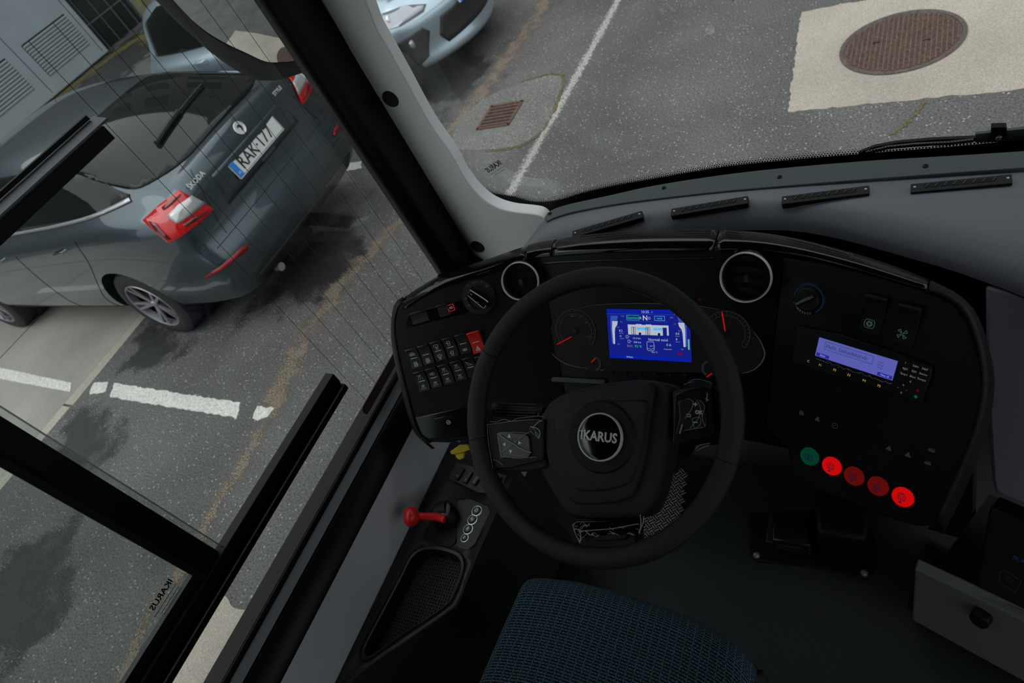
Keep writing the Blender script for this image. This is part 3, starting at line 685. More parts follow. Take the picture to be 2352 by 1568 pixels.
for a, b, r_ in (((-.60, .30, 0), (-.545, -.02, 0), .019), ((-.60, .28, 0), (-.50, -.34, 0), .009)):
    P = []
    for i in range(9):
        t = i/8; x = a[0]+(b[0]-a[0])*t; y = a[1]+(b[1]-a[1])*t; h = tree.ray_cast(V((x, y, 3)), V((0, 0, -1)))[0]; P.append(h+V((0, 0, .022)))
    wp.tube(P, r_, 8)
obj('rear_wiper', wp, 'carblack', oct_, local=True)
# bumper seam and lower valance
overlay('bumper_insert', tree, rearpoly([(-.62, .27), (.62, .27), (.66, .36), (-.66, .36)]), FRr, 2, 'carblack', oct_, .003, .06)
sm = MB()
for xs_ in ([(-.72, .68), (-.5, .685), (0, .688), (.5, .685), (.72, .68)], [(-.60, .70), (-.56, .84), (-.50, 1.04), (-.46, 1.10)], [(.60, .70), (.56, .84), (.50, 1.04), (.46, 1.10)], [(-.66, .47), (0, .45), (.66, .47)]):
    P = []
    for y, z in [tuple(p)[:2] for p in cat_rom([V((*p, 0)) for p in xs_], 10)]:
        h = tree.ray_cast(V((-3, y, z)), V((1, 0, 0)))[0]
        if h: P.append(h+V((-.0005, 0, 0)))
    sm.tube(P, .003, 6)
obj('panel_gap', sm, 'carblack', oct_, local=True)
obj('exhaust', MB().tube([(-1.0, .45, .24), (-.86, .45, .24)], .03, 14), 'steel', oct_, local=True)
# -------- silver car, nose towards the bus
sil = thing('silver_car', 'pale silver blue hatchback parked nose out beside the dark car', 'car', (-6.80, 5.40, G), rotz=rad(0))
xr2 = [(.2, -.5), (.35, -.6), (.6, -.62), (.8, -.60), (1.0, -.56), (1.3, -.45), (1.5, -.3)]
xf2 = [(.19, 3.10), (.22, 3.20), (.27, 3.26), (.33, 3.17), (.42, 3.16), (.52, 3.20), (.62, 3.20), (.70, 3.13), (.80, 2.98), (.9, 2.85)]
sst = [(-.42, 1.40, .50, 1.0, .68, .78, .83), (-.2, 1.47, .52, .98, .76, .84, .88), (.3, 1.52, .55, .96, .78, .86, .89), (.9, 1.53, .56, .95, .78, .86, .89), (1.4, 1.48, .56, .94, .77, .86, .89), (1.8, 1.30, .56, .93, .76, .85, .89), (2.1, 1.08, .58, .91, .74, .84, .885), (2.3, .99, .60, .87, .72, .82, .88), (2.5, .93, .55, .82, .68, .79, .87), (2.66, .84, .50, .74, .64, .74, .84)]
me, tree2 = car_shell(sst, xr2, xf2, .62, 0, (0, 2.5), .885, .35)
add_mesh('body', me, 'paintsilver', sil)
for wx in (0, 2.5):
    for s_ in (1, -1):
        wheel(sil, wx, s_, .875); F = Fr((wx, s_*.60, .33), n=(0, s_, 0), ux=(1, 0, 0)); obj('wheel_well', MB().lathe(F, [(0, 0), (.345, 0), (.345, .1)], 32), 'carblack', sil, local=True)
for s_ in (1, -1):
    overlay('side_window', tree2, sidepoly([(-.30, 1.02), (-.30, 1.30), (.0, 1.40), (.8, 1.42), (1.4, 1.37), (1.75, 1.22), (2.1, .98), (1.0, .985), (.2, 1.0)], s_), FS[s_], 2, 'carglass', sil)
    overlay('door_pillar', tree2, sidepoly([(.78, .99), (.88, .99), (.86, 1.42), (.78, 1.42)], s_), FS[s_], 2, 'gloss', sil, .008)
    for (x0, z0) in ((.45, .90), (1.38, .89)):
        obj('door_handle', MB().tube([(x0-.09, s_*.865, z0), (x0-.07, s_*.905, z0), (x0+.07, s_*.905, z0), (x0+.09, s_*.865, z0)], .011, 8), 'paintsilver', sil, local=True)
overlay('windscreen', tree2, [(2.25, -.66), (2.3, 0), (2.25, .66), (1.62, .56), (1.52, 0), (1.62, -.56)], FT, 3, 'carglass', sil, .004, .08)
FC = {1: Fr((0, 0, 0), n=V((.80, .60, .35)), ux=(-.6, .8, 0)), -1: Fr((0, 0, 0), n=V((.80, -.60, .35)), ux=(.6, .8, 0))}
FF = Fr((0, 0, 0), n=(1, 0, 0), ux=(0, 1, 0))
def sil_px(x, y):
    inv = origin(sil).inverted(); return tree2.ray_cast(inv @ EYE, (inv.to_3x3() @ ray(x, y)).normalized())[0]
def frontskin(name, pixels, mt, s_, off, parent=sil, F=None):
    pts = [sil_px(*p) for p in pixels]; pts = [p for p in pts if p]
    if len(pts) < 3: return None
    F = F or FC[s_]; return overlay(name, tree2, [(V((p.x, p.y*-s_, p.z)).dot(F.u), V((p.x, p.y*-s_, p.z)).dot(F.v)) for p in pts], F, 2, mt, parent, off, .04)
for s_ in (-1, 1):
    hl = overlay('headlamp', tree2, [((-y if 0 else s_*y), z) for y, z in ((.80, .80), (.83, .70), (.70, .655), (.52, .65), (.46, .68), (.55, .75))], FF, 5, 'lamp', sil, .006, .04)
    for yy in (.66, .77): 
        h = tree2.ray_cast(V((5, s_*yy, .72)), V((-1, 0, 0)))[0]
        if h: F = Fr(h, n=(1, 0, .3), ux=(0, 1, 0)); obj('lamp_lens', MB().lathe(F, [(0, .016), (.03, .012), (.036, .004), (.036, -.01)], 20), 'chrome', hl, local=True)
    fp = overlay('fog_lamp_recess', tree2, [(s_*y, z) for y, z in ((.80, .56), (.60, .56), (.56, .50), (.64, .33), (.72, .30), (.76, .42))], FF, 5, 'carblack', sil, .004, .04)
    h = tree2.ray_cast(V((5, s_*.70, .49)), V((-1, 0, 0)))[0]
    if h: F = Fr(h, n=(1, 0, 0), ux=(0, 1, 0)); obj('fog_lamp', MB().lathe(F, [(0, .018), (.03, .014), (.038, .006), (.038, -.01)], 20), 'lamp', fp, local=True)
gr = overlay('lower_grille', tree2, [(-.50, .42), (-.44, .55), (.44, .55), (.50, .42), (.46, .33), (-.46, .33)], FF, 5, 'carblack', sil, .004, .05)
h = tree2.ray_cast(V((5, 0, .60)), V((-1, 0, 0)))[0]; pf2 = Fr(h+V((.02, 0, 0)), n=(1, 0, .05), ux=(0, 1, 0))
p2_ = obj('number_plate', MB().rbox(pf2, 0, 0, .52, .11, -.02, 0, .006), 'plate', sil, local=True); obj('plate_band', MB().rbox(pf2, -.238, 0, .042, .108, 0, .0015, .004), 'plateblue', p2_, local=True)
# ================================================================ BUS SHELL
GX = -1.17
FG = Fr((GX, 0, 0), n=(1, 0, 0), ux=(0, 1, 0))     # side glass: u = Y, v = Z
def ybeam(name, prof, y0, y1, mt, **k):
    """profile in X,Z run along the bus"""
    return MB().prism([V((x, y0, z)) for x, z in prof], (0, y1-y0, 0))
Y0, Y1 = -1.6, 1.13
struct('wall_left', ybeam('', [(-1.075, .9), (-1.072, 1.515), (-1.13, 1.515), (-1.20, 1.45), (-1.20, .9)], Y0, 1.14, 0), 'wallgrey')
si = MB(); si.prism([V((x, Y0, z)) for x, z in [(-1.168, 1.50), (-1.168, 1.560), (-1.162, 1.562), (-1.157, 1.548), (-1.107, 1.566), (-1.099, 1.562), (-1.074, 1.528), (-1.070, 1.513), (-1.082, 1.500)]], (0, Y1-Y0+.02, 0))
struct('trim_1', si, 'frame', bevel=.003)
struct('trim_8', MB().prism([V((x, Y0, z)) for x, z in [(-1.1555, 1.5495), (-1.108, 1.5668), (-1.107, 1.5685), (-1.156, 1.5515)]], (0, Y1-Y0, 0)), 'sill')  # lighter strip paints the sky's reflection on the upward face of the sill
struct('trim_2', MB().prism([V((x, Y0, z)) for x, z in [(-1.21, 1.42), (-1.21, 1.562), (-1.166, 1.562), (-1.166, 1.42)]], (0, 3.0, 0)), 'frame')
# side glass with heating wires and bus bar
wg = tag(obj('window_1', MB().box(FG, (-1.6+1.05)/2, 2.16, 2.65, 1.24, -.006, 0), 'glass'), kind='structure')
for i in range(8):
    y = .612+i*.0514; P = [FG.pt(y, 1.575+.96*k/10, .0012+.0) for k in range(11)]
    obj('heating_wire', MB().tube(P, .00052, 5), 'wire', wg)
obj('busbar', MB().rbox(FG, .595+.24, 1.585, .50, .026, .0006, .0022, .010), 'busbar', wg)
tx = MB(); tg = Fr(FG.at(393, 1330), n=FG.n, ux=FG.u)
tx.text(tg, 0, 0, 'IKARUS', .017, .0006, .0003, 'LEFT', mirror=True, bold=.0004)
for i, wd in enumerate((.060, .05, .045, .05)): tx.line(tg, [(-.004, -.014-.008*i), (-.004-wd, -.014-.008*i)], .0012, .0006, .0009)
obj('glass_print', tx, 'frit', wg)
# sliding window channels glued to the glass
def chan(name, za, zb, y0, y1, label, d=.035):
    t = thing(name, label, 'window channel', (GX, y0, za), 'black sliding window channels')
    zm = (za+zb)/2
    obj('channel_body', MB().prism([V((x, y0, z)) for x, z in [(GX+.002, za), (GX+d, za), (GX+d, za+.016), (GX+.016, za+.018), (GX+.016, za+.024), (GX+d*.8, za+.026), (GX+d*.8, zb), (GX+.002, zb)]], (0, y1-y0, 0)), 'frame', t, bevel=.0015)
    obj('channel_lip', MB().prism([V((x, y0, z)) for x, z in [(GX+d-.002, za+.0155), (GX+d+.0005, za+.0155), (GX+d+.0005, za+.0175), (GX+d-.002, za+.0175)]], (0, y1-y0-.01, 0)), 'steel', t)
    return t
c1 = chan('sliding_channel', 1.692, 1.745, Y0+.02, .585, 'lower black sliding window channel above the sill')
obj('end_cap', MB().box(Fr((GX+.01, .586, 1.72), n=(0, 1, 0), ux=(1, 0, 0)), .0, 0, .012, .03, 0, .003), 'console', c1)
c2 = thing('sliding_channel', 'upper black sliding window channel at the upper left', 'window channel', (GX, .6, 2.33), 'black sliding window channels')
obj('channel_body', MB().prism([V((x, Y0+.02, z)) for x, z in [(GX+.001, 2.372), (GX+.034, 2.372), (GX+.034, 2.396), (GX+.001, 2.400)]], (0, .590-Y0-.02, 0)), 'frame', c2, bevel=.0015)
obj('channel_sheen', MB().prism([V((x, Y0+.02, z)) for x, z in [(GX+.001, 2.401), (GX+.032, 2.397), (GX+.030, 2.400), (GX+.001, 2.408)]], (0, .585-Y0, 0)), 'dashgrey', c2)  # grey strip paints sky reflection along the top of the black channel
obj('top_seal', MB().prism([V((x, Y0+.02, z)) for x, z in [(GX+.001, 2.409), (GX+.006, 2.409), (GX+.005, 2.416), (GX+.001, 2.417)]], (0, .575-Y0, 0)), 'rubber', c2)
sp_ = thing('sliding_window', 'sliding glass pane with black post slid back behind the driver window', 'window pane', (GX+.018, -.4, 1.72))
FGs = Fr((GX+.012, 0, 0), n=(1, 0, 0), ux=(0, 1, 0))
obj('pane', MB().box(FGs, -.66, 2.04, 1.66, .66, 0, .004), 'glass', sp_)
obj('front_edge', MB().box(FGs, .1705, 2.04, .0022, .66, -.0005, .0045), 'steel', sp_)
obj('post', MB().box(FG, .132, 2.05, .058, .66, .0005, .010), 'frame', sp_, bevel=.002)
obj('post_seal', MB().box(FGs, .108, 2.05, .012, .66, .005, .010), 'rubber', sp_)
obj('rear_seal', MB().prism([V((x, Y0+.02, z)) for x, z in [(GX+.001, 1.745), (GX+.014, 1.745), (GX+.014, 1.765), (GX+.001, 1.765)]], (0, .09-Y0, 0)), 'semigloss', sp_)
# dark corner pillar (side glass front seal) and pale pillar trim
struct('trim_3', MB().prism([V((x, y, 1.40)) for x, y in [(-1.175, 1.034), (-1.135, 1.014), (-1.112, 1.045), (-1.112, 1.142), (-1.18, 1.17), (-1.23, 1.15), (-1.21, 1.075)]], (0, 0, 1.7)), 'frame', bevel=.01)
FP = Fr((0, 1.13, 0), n=(0, -1, 0), ux=(1, 0, 0))
pil = thing('pillar_trim', 'pale grey windscreen pillar trim with two round black caps', 'pillar trim', (-1.05, 1.13, 1.45))
R_ = [(770, -120), (838, 0), (862, 60), (893, 115), (925, 172), (985, 280), (1035, 352), (1064, 404), (1094, 443), (1128, 470), (1170, 485), (1235, 494), (1256, 510)]
L_ = [(640, -120), (738, 0), (770, 55), (800, 110), (835, 172), (905, 290), (950, 365), (985, 425), (1015, 475), (1040, 515), (1075, 575), (1085, 592), (1110, 640)]
Rp = cat_rom([FP.at(*p) for p in R_], 5); Lp = [FP.at(*p) for p in L_]
lowr = [FP.at(1240, 540), FP.at(1215, 600)]; 
poly = Rp+lowr+Lp[::-1]
Lt = MB().prism(poly, (0, .035, 0)); obj('trim_face', Lt, 'pillargrey', pil, bevel=.012, seg=4)
sl_ = [FP.at(*p) for p in ((560, -120), (702, 0), (1078, 606), (1100, 660))]
obj('trim_return', MB().slab([FP.at(*p, .0) for p in ((640, -120), (740, 0), (1092, 600), (1120, 660))], [p+V((0, .016, 0)) for p in sl_], (0, .03, 0)), 'wallgrey', pil)
for (cx, cy) in ((897, 227), (1097, 566)):
    a, b = FP.uv(cx, cy); obj('cap', MB().lathe(FP.sub(a, b), [(0, .001), (.017, .001), (.0195, .0028), (.0205, .001), (.0205, -.004)], 32), 'cap', pil)
# windscreen
WY = 1.19
FW = Fr((0, WY, 0), n=(0, -1, 0), ux=(1, 0, 0))
ws = tag(obj('window_2', MB().box(FW, .04, 2.22, 2.34, 1.06, -.007, 0), 'wglass'), kind='structure')
edge = [(846, -20), (868, 40), (893, 105), (927, 178), (968, 250), (1012, 325), (1040, 362), (1062, 392), (1092, 425), (1132, 443), (1180, 451), (1215, 461), (1250, 463), (1290, 457), (1340, 442), (1420, 424), (1500, 410), (1652, 384), (1800, 368), (2000, 351), (2200, 335), (2352, 320), (2600, 297)]
ep = cat_rom([FW.at(*p, .0008) for p in edge]+[V((.75, WY-.0008, 1.745)), V((1.19, WY-.0008, 1.76))], 6)
outer = []
for i, p in enumerate(ep):
    t = (ep[min(i+1, len(ep)-1)]-ep[max(i-1, 0)]).normalized(); outer.append(p+V((t.z, 0, -t.x))*.055)
fz = MB()
for i in range(len(ep)-1): fz.add([ep[i], ep[i+1], outer[i+1], outer[i]], [[0, 1, 2, 3]])
obj('black_border', fz, 'frit', ws)
dm = MB()
# dotted fade
acc = 0; last = ep[0]; seglen = .0052; path = [ep[0]]
for p in ep[1:]:
    d = (p-last).length
    while acc+d >= seglen:
        last = last+(p-last).normalized()*(seglen-acc); path.append(last.copy()); d = (p-last).length; acc = 0
    acc += d; last = p
for i, p in enumerate(path[1:-1]):
    t = (path[i+2]-path[i]).normalized(); n_ = V((-t.z, 0, t.x))
    for k, r_ in ((0, .0021), (1, .0016), (2, .0010)):
        c = p+n_*(.002+k*.0045)+t*(seglen/2 if k % 2 else 0); f_ = Fr(c, n=(0, -1, 0), ux=(1, 0, 0))
        dm.add([f_.pt(r_*cos(pi*j/3), r_*sin(pi*j/3), 0) for j in range(6)], [[0, 1, 2, 3, 4, 5]])
obj('dotted_border', dm, 'frit', ws)
tx = MB(); q0 = FW.at(1150, 372, .001); q1 = FW.at(1104, 402, .001)
fw2 = Fr(q0, n=(0, -1, 0), ux=-(q1-q0))
tx.text(fw2, 0, 0, 'IKARUS', .020, 0, .0003, 'LEFT', mirror=True, bold=.0006, sx=.85)
for i, wd in enumerate((.05, .04)): tx.line(fw2, [(-.006, -.013-.007*i), (-.006-wd, -.013-.007*i)], .0008, 0, .0003)
obj('glass_print', tx, 'frit', ws)
# roof, floor and the rest of the shell
struct('ceiling', MB().box(WX, .05, -2.3, 2.6, 7.2, 2.86, 2.92), 'ceiling')
struct('wall_right', MB().box(WX, 1.30, -3.15, .06, 5.5, .5, 1.55), 'cabin')
struct('door_1', MB().box(WX, 1.30, .38, .008, 1.5, .45, 2.6), 'glass')
struct('trim_9', MB().box(WX, 1.30, .36, .05, .05, .45, 2.62), 'cabin')
struct('trim_4', MB().box(WX, 1.30, -2.3, .06, 7.2, 2.62, 2.86), 'cabin')
mbp = MB()
struct('wall_rear', MB().box(WX, .05, -5.8, 2.5, .06, .5, 2.86), 'cabin')
struct('trim_5', MB().box(WX, -1.19, -2.24, .05, 6.6, 2.66, 2.86), 'cabin')
struct('trim_6', MB().box(WX, -1.18, -1.72, .08, .22, 1.4, 2.86), 'cabin')
struct('wall_left_rear', MB().box(WX, -1.19, -3.8, .05, 4.3, .5, 1.5), 'cabin')
struct('trim_7', MB().box(WX, .05, 1.22, 2.4, .10, 2.60, 2.90), 'pillargrey')
#struct('partition', MB().box(WX, -.42, -.78, 1.45, .04, .9, 2.5), 'plastic')
struct('floor', MB().box(WX, .03, -2.3, 2.5, 7.2, .90, .96), 'floor')
struct('wall_front', MB().box(WX, .03, 1.235, 2.44, .05, .5, 1.58), 'plastic')
for yy in (-2.9, -4.3): struct('window_post', MB().box(WX, 1.30, yy, .06, .12, 1.5, 2.7), 'cabin')
# -------- mirror outside, upper left
Mc = EYE+ray(560, -30).normalized()*2.3
T_ = V((-.20, 4.35, G)); hit = EYE+ray(650, 122)*((Mc-EYE).length/ray(650, 122).length)
nm = ((EYE-hit).normalized()+(T_-hit).normalized()).normalized()
lw = hit+nm*0
FM = Fr(hit, n=nm, ux=CR)
mp = cat_rom([FM.at(*p) for p in ((385, -50), (423, 0), (456, 33), (494, 73), (532, 101), (570, 122), (600, 138), (621, 143), (645, 142), (675, 138), (730, 110), (760, 20), (700, -70), (540, -110), (420, -90))], 5, True)
mo_ = cat_rom([FM.at(*p) for p in ((350, -55), (395, 0), (438, 46), (481, 86), (522, 124), (557, 152), (590, 175), (613, 184), (640, 183), (690, 168), (760, 140), (800, 20), (730, -110), (540, -150), (380, -120))], 5, True)
mir = thing('exterior_mirror', 'black framed exterior mirror reflecting the manhole patch', 'mirror', hit)
cen = sum(mp, V((0, 0, 0)))/len(mp)
# gently domed mirror glass
mbm = MB(); rings_ = 10; vs = []; Rm = 1.25
for j in range(rings_+1):
    for p in mp:
        q = cen+(p-cen)*(j/rings_); d = (q-hit).length; vs.append(q-nm*(d*d/(2*Rm))+nm*.006)
npn = len(mp); fs = [[j*npn+i, j*npn+(i+1) % npn, (j+1)*npn+(i+1) % npn, (j+1)*npn+i] for j in range(rings_) for i in range(npn)]
obj('mirror_glass', MB().add(vs, fs), 'mirror', mir, ang=80)
hb = MB(); back = [cen+(p-cen)*.86-nm*.075 for p in mo_]
inner = [p-nm*.004 for p in mp]; n1 = len(mo_)
import itertools
innr = cat_rom([cen+(p-cen)*1.0 for p in mp], 1, True)
# housing: rim wall, lip and shell
res = []
for p in mo_:
    best = min(mp, key=lambda q: (q-p).length); d = (best-hit).length; res.append(best-nm*(d*d/(2*Rm)-.002))
lip1 = [p+nm*.004 for p in mo_]
side = [p-nm*.03 for p in mo_]
loop = lambda L: L+[L[0]]
hb.strip(loop(res), loop(lip1), loop(side), loop(back)); k0 = len(hb.v); hb.add(back, [list(range(len(back)))])
obj('mirror_housing', hb, 'cap', mir, ang=50)
obj('mirror_arm', MB().tube([hit+V((.12, .10, .25)), hit+V((.30, .16, .42)), hit+V((.55, .1, .6))], .018, 10), 'frame', mir)
# -------- wiper outside the windscreen
wpr = thing('windscreen_wiper', 'black windscreen wiper parked along the lower windscreen edge', 'wiper', FW.at(2290, 310, -.05))
F5 = Fr((0, WY+.03, 0), n=(0, -1, 0), ux=(1, 0, 0))
obj('blade', MB().tube([F5.at(*p) for p in ((1975, 352), (2010, 338), (2060, 329), (2140, 322), (2235, 318), (2400, 308))], .0055, 8), 'frame', wpr)
obj('arm', MB().tube([F5.at(*p, .01) for p in ((1990, 350), (2040, 338), (2100, 332), (2180, 328), (2236, 322))], .004, 8), 'semigloss', wpr)
br = [F5.at(*p, .012) for p in ((2240, 308), (2352, 296), (2500, 280), (2500, 312), (2352, 325), (2240, 328))]
obj('blade_clip', MB().prism(br, (0, .008, 0)), 'strip', wpr, bevel=.001)
obj('washer_jet', MB().prism([F5.at(*p, .02) for p in ((2276, 293), (2312, 292), (2314, 318), (2276, 320))], (0, .014, 0)), 'frame', wpr, bevel=.002)
a, b = F5.uv(2294, 318, .022); obj('jet_nozzle', MB().lathe(F5.sub(a, b, .022), [(0, .003), (.004, .002), (.005, -.002), (.005, -.004)], 16), 'steel', wpr)
# ================================================================ DASHBOARD
DZ = 1.74
dash = thing('dashboard', 'blue grey dashboard top running under the windscreen with four air slots', 'dashboard', (-.2, 1.0, 1.2))
HD = Fr((0, 0, DZ), n=(0, 0, 1), ux=(1, 0, 0)); HS = Fr((0, 0, DZ+.012), n=(0, 0, 1), ux=(1, 0, 0))
sA = cat_rom([HS.at(*p) for p in ((1250, 500), (1262, 485), (1300, 470), (1400, 448), (1500, 426), (1652, 402), (1800, 385), (2000, 368), (2200, 356), (2352, 346), (2600, 330))]+[V((.7, 1.10, DZ+.012)), V((1.24, 1.08, DZ+.012))], 4)
sB = cat_rom([HS.at(*p) for p in ((1256, 508), (1275, 499), (1318, 486), (1410, 469), (1500, 457), (1652, 440), (1800, 427), (2000, 411), (2200, 396), (2352, 385), (2600, 364))]+[V((.7, 1.045, DZ+.012)), V((1.24, 1.03, DZ+.012))], 4)
obj('metal_strip', MB().slab(sA, sB, (0, 0, -.008)), 'strip', dash, bevel=.0015)
for p in ((1263, 491), (1525, 432), (1791, 407), (2126, 382)):
    a, b = HS.uv(*p); obj('screw', MB().lathe(HS.sub(a, b), [(0, .001), (.0018, .0005), (.0022, .002), (.0042, .0022), (.0048, 0), (.0048, -.004)], 20), 'dark', dash)
# top panel: four lines from the strip to the rear edge give it a soft swell
E_ = [(1180, 620), (1225, 590), (1275, 566), (1350, 548), (1430, 535), (1500, 522), (1600, 505), (1700, 498), (1800, 497), (1880, 506), (1960, 523), (2100, 560), (2200, 588), (2352, 641), (2600, 735)]
N = 64
def resample(P, n):
    L = [0]; 
    for a, b in zip(P, P[1:]): L.append(L[-1]+(b-a).length)
    out = []; j = 0
    for i in range(n):
        t = L[-1]*i/(n-1)
        while j < len(L)-2 and L[j+1] < t: j += 1
        d = L[j+1]-L[j]; out.append(P[j]+(P[j+1]-P[j])*((t-L[j])/d if d else 0))
    return out
lo = resample(cat_rom([HD.at(*p, -.006) for p in E_]+[V((.45, .72, DZ-.006)), V((.8, .70, DZ-.006)), V((1.24, .72, DZ-.006))], 6), N)
hi = resample(cat_rom([HS.at(*p, -.010) for p in ((1210, 560), (1240, 515), (1275, 492), (1400, 462), (1500, 448), (1652, 430), (1800, 417), (2000, 400), (2200, 386), (2352, 374), (2600, 350))]+[V((.7, 1.06, DZ+.002)), V((1.24, 1.045, DZ+.002))], 6), N)
rows = []
for k in range(9):
    t = k/8; rows.append([hi[i].lerp(lo[i], t)+V((0, 0, .010*sin(pi*min(1, t*1.1))-.012*max(0, t-.82)/.18)) for i in range(N)])
rim_ = [p+V((0, -.006, -.018)) for p in rows[-1]]; rim2 = [p+V((0, .004, -.045)) for p in rows[-1]]
under = [p+V((0, .06, -.42)) for p in rows[-1]]
obj('top_panel', MB().strip(*rows, rim_), 'dashgrey', dash, ang=60)
obj('front_slope', MB().strip(rim_, rim2, under), 'fascia', dash, ang=60)
# slotted vents
vents = [((1314, 530), (1476, 487), (1316, 537), (1474, 495), 1), ((1542, 480), (1719, 452), (1541, 484), (1718, 464), 2), ((1796, 452), (1997, 428), (1794, 458), (1996, 440), 3), ((2092, 424), (2324, 402), (2089, 433), (2324, 417), 4)]
VZ = Fr((0, 0, DZ+.014), n=(0, 0, 1), ux=(1, 0, 0))
for (l, r, l2, r2, k) in vents:
    p0 = VZ.at(*l); p1 = VZ.at(*r); u = (p1-p0).normalized(); mid = (p0+p1)/2; L = (p1-p0).length; F = Fr(mid-u.cross(V((0, 0, 1)))*0, n=(0, -.12, 1), ux=u)
    F.P = F.P-F.v*.009
    v_ = obj('air_slot', MB().rbox(F, 0, 0, L, .020, -.012, .0012, .002), 'plastic', dash, bevel=.0006)
    obj('slot_opening', MB().rbox(F, 0, .002, L*.72, .0085, .0012, .0016, .002), 'dark', v_)
    for i in range(8): obj('slat', MB().prism([F.pt(-L*.33+i*L*.66/7+dx, .002+dy, .0017) for dx, dy in ((-.0035, -.004), (-.0015, -.004), (.0035, .004), (.0015, .004))], .0012*F.n), 'console', v_)
    for s_ in (-1, 1): obj('screw', MB().lathe(F.sub(s_*L*.46, .002, .0012), [(0, .0015), (.0018, .001), (.0024, 0), (.0024, -.001)], 14), 'steel', v_)
# grey side panel right of the switch panel
FQ = Fr((.06, .78, 1.60), t=48, b=-20)
q_ = [FQ.at(*p) for p in ((2262, 655), (2300, 664), (2352, 677), (2500, 712), (2500, 1230), (2352, 1160), (2300, 1140), (2283, 1128), (2277, 1100), (2268, 950), (2263, 800))]
obj('side_panel', MB().prism(q_, -.03*FQ.n), 'dashgrey', dash, bevel=.006)
FQ2 = Fr((.05, .86, 1.45), t=80, b=-20)
obj('lower_panel', MB().prism([FQ2.at(*p) for p in ((2265, 880), (2240, 960), (2180, 1090), (2130, 1215), (2232, 1245), (2238, 1000))], -.02*FQ2.n), 'console', dash, bevel=.003)
# ================================================================ INSTRUMENT PANEL (three facets)
PC = Fr((-.468, .76, 1.70), t=53, b=0)
PL = Fr(PC.at(1250, 640), t=53, b=21)
PR = Fr(PC.at(1790, 650), t=53, b=-20)
def hinge(A, B, x, y):
    d = A.n.cross(B.n).normalized(); p0 = A.at(x, y)
    # nearest point on the intersection line
    P = A.P; n1, n2 = A.n, B.n; c1_, c2_ = n1.dot(A.P), n2.dot(B.P); k = n1.dot(n2); D = 1-k*k
    base = ((c1_-c2_*k)/D)*n1+((c2_-c1_*k)/D)*n2; return base+d*((p0-base).dot(d))
hLt = hinge(PL, PC, 1258, 588); hLb = hinge(PL, PC, 1190, 1000)
hRt = hinge(PR, PC, 1788, 588); hRb = hinge(PR, PC, 1830, 1000)
binn = thing('driver_console', 'black wing shaped driver instrument panel around the steering wheel', 'instrument panel', (-.46, .8, 1.05))
Lpx = [(1258, 588), (1180, 601), (1110, 624), (1060, 640), (1000, 661), (940, 684), (924, 692), (914, 705), (907, 735), (906, 770), (915, 815), (930, 880), (945, 935), (958, 980), (968, 1003), (990, 1016), (1030, 1017), (1080, 1008), (1150, 985)]
lp = [PL.at(*p) for p in Lpx]; lp[0] = hLt; lp.append(hLb)
obj('left_fascia', MB().prism(lp, -.035*PL.n), 'fascia', binn, bevel=.004, seg=3)
Cb = [PC.at(1790, 930), PC.at(1240, 930)]
obj('centre_fascia', MB().prism([hLt, PC.at(1400, 580), PC.at(1640, 576), hRt, hRb, PC.at(1700, 905), PC.at(1300, 905), hLb], -.035*PC.n), 'fascia', binn)
Rpx = [(1900, 603), (2000, 629), (2090, 654), (2150, 675), (2192, 696), (2222, 735), (2243, 800), (2256, 860), (2258, 905), (2240, 985), (2205, 1075), (2170, 1150), (2148, 1195), (2132, 1210), (2100, 1208), (2010, 1180), (1900, 1135), (1840, 1108), (1818, 1090), (1808, 1030)]
rp_l = [hRt]+[PR.at(*p) for p in Rpx]+[hRb]
obj('right_fascia', MB().prism(rp_l, -.035*PR.n), 'fascia', binn, bevel=.004, seg=3)
# glossy hood strips: lower line on the fascia, upper line set back, and a return behind
def sheet(rows_, mt, name, n=26, ang=50, thick=.004):
    rows_ = [resample(cat_rom(r, 6), n) for r in rows_]; o = obj(name, MB().strip(*rows_), mt, binn, ang=ang)
    so_ = o.modifiers.new('thick', 'SOLIDIFY'); so_.thickness = thick; so_.offset = 0; return o
def pick(x, y, off):
    best = None
    for f in (PL, PC, PR):
        p = f.at(x, y, off); d = (p-EYE).length
        if best is None or d < best[0]: best = (d, p)
    return best[1]
def hood(name, low, up, mt='gloss', back=True, o1=-.045):
    A = [pick(x, y, .001) for x, y in low]; Am = [pick((x+a)/2, (y+b)/2-1, -.008) for (x, y), (a, b) in zip(low, up)]; B = [pick(x, y, o1) for x, y in up]
    C_ = [p+V((0, .003, -.03)) for p in B]; D_ = [p+V((0, .006, -.11 if o1 < -.04 else -.035)) for p in B]
    return sheet([A, Am, B, C_, D_], mt, name)
hood('hood_strip', [(926, 712), (1000, 668), (1060, 648), (1118, 632), (1180, 606), (1205, 597)], [(930, 684), (1000, 640), (1060, 617), (1118, 598), (1180, 576), (1208, 567)])
hood('hood_strip', [(1207, 597), (1232, 592), (1264, 589)], [(1210, 566), (1236, 559), (1270, 553)], 'gloss')
hood('hood_strip', [(1266, 589), (1340, 583), (1450, 579), (1560, 577), (1636, 577)], [(1272, 553), (1340, 542), (1450, 533), (1560, 530), (1650, 530)])
hood('hood_strip', [(1639, 577), (1700, 574), (1770, 577), (1850, 590), (1950, 614), (2040, 640), (2128, 665)], [(1654, 530), (1720, 534), (1790, 543), (1870, 560), (1960, 584), (2060, 616), (2132, 645)])
hood('hood_end', [(2132, 666), (2185, 690), (2222, 730), (2246, 800), (2256, 880), (2240, 975), (2200, 1080), (2150, 1192)], [(2136, 646), (2200, 679), (2240, 722), (2268, 800), (2281, 880), (2266, 975), (2222, 1090), (2165, 1210)], 'plastic', o1=-.035)
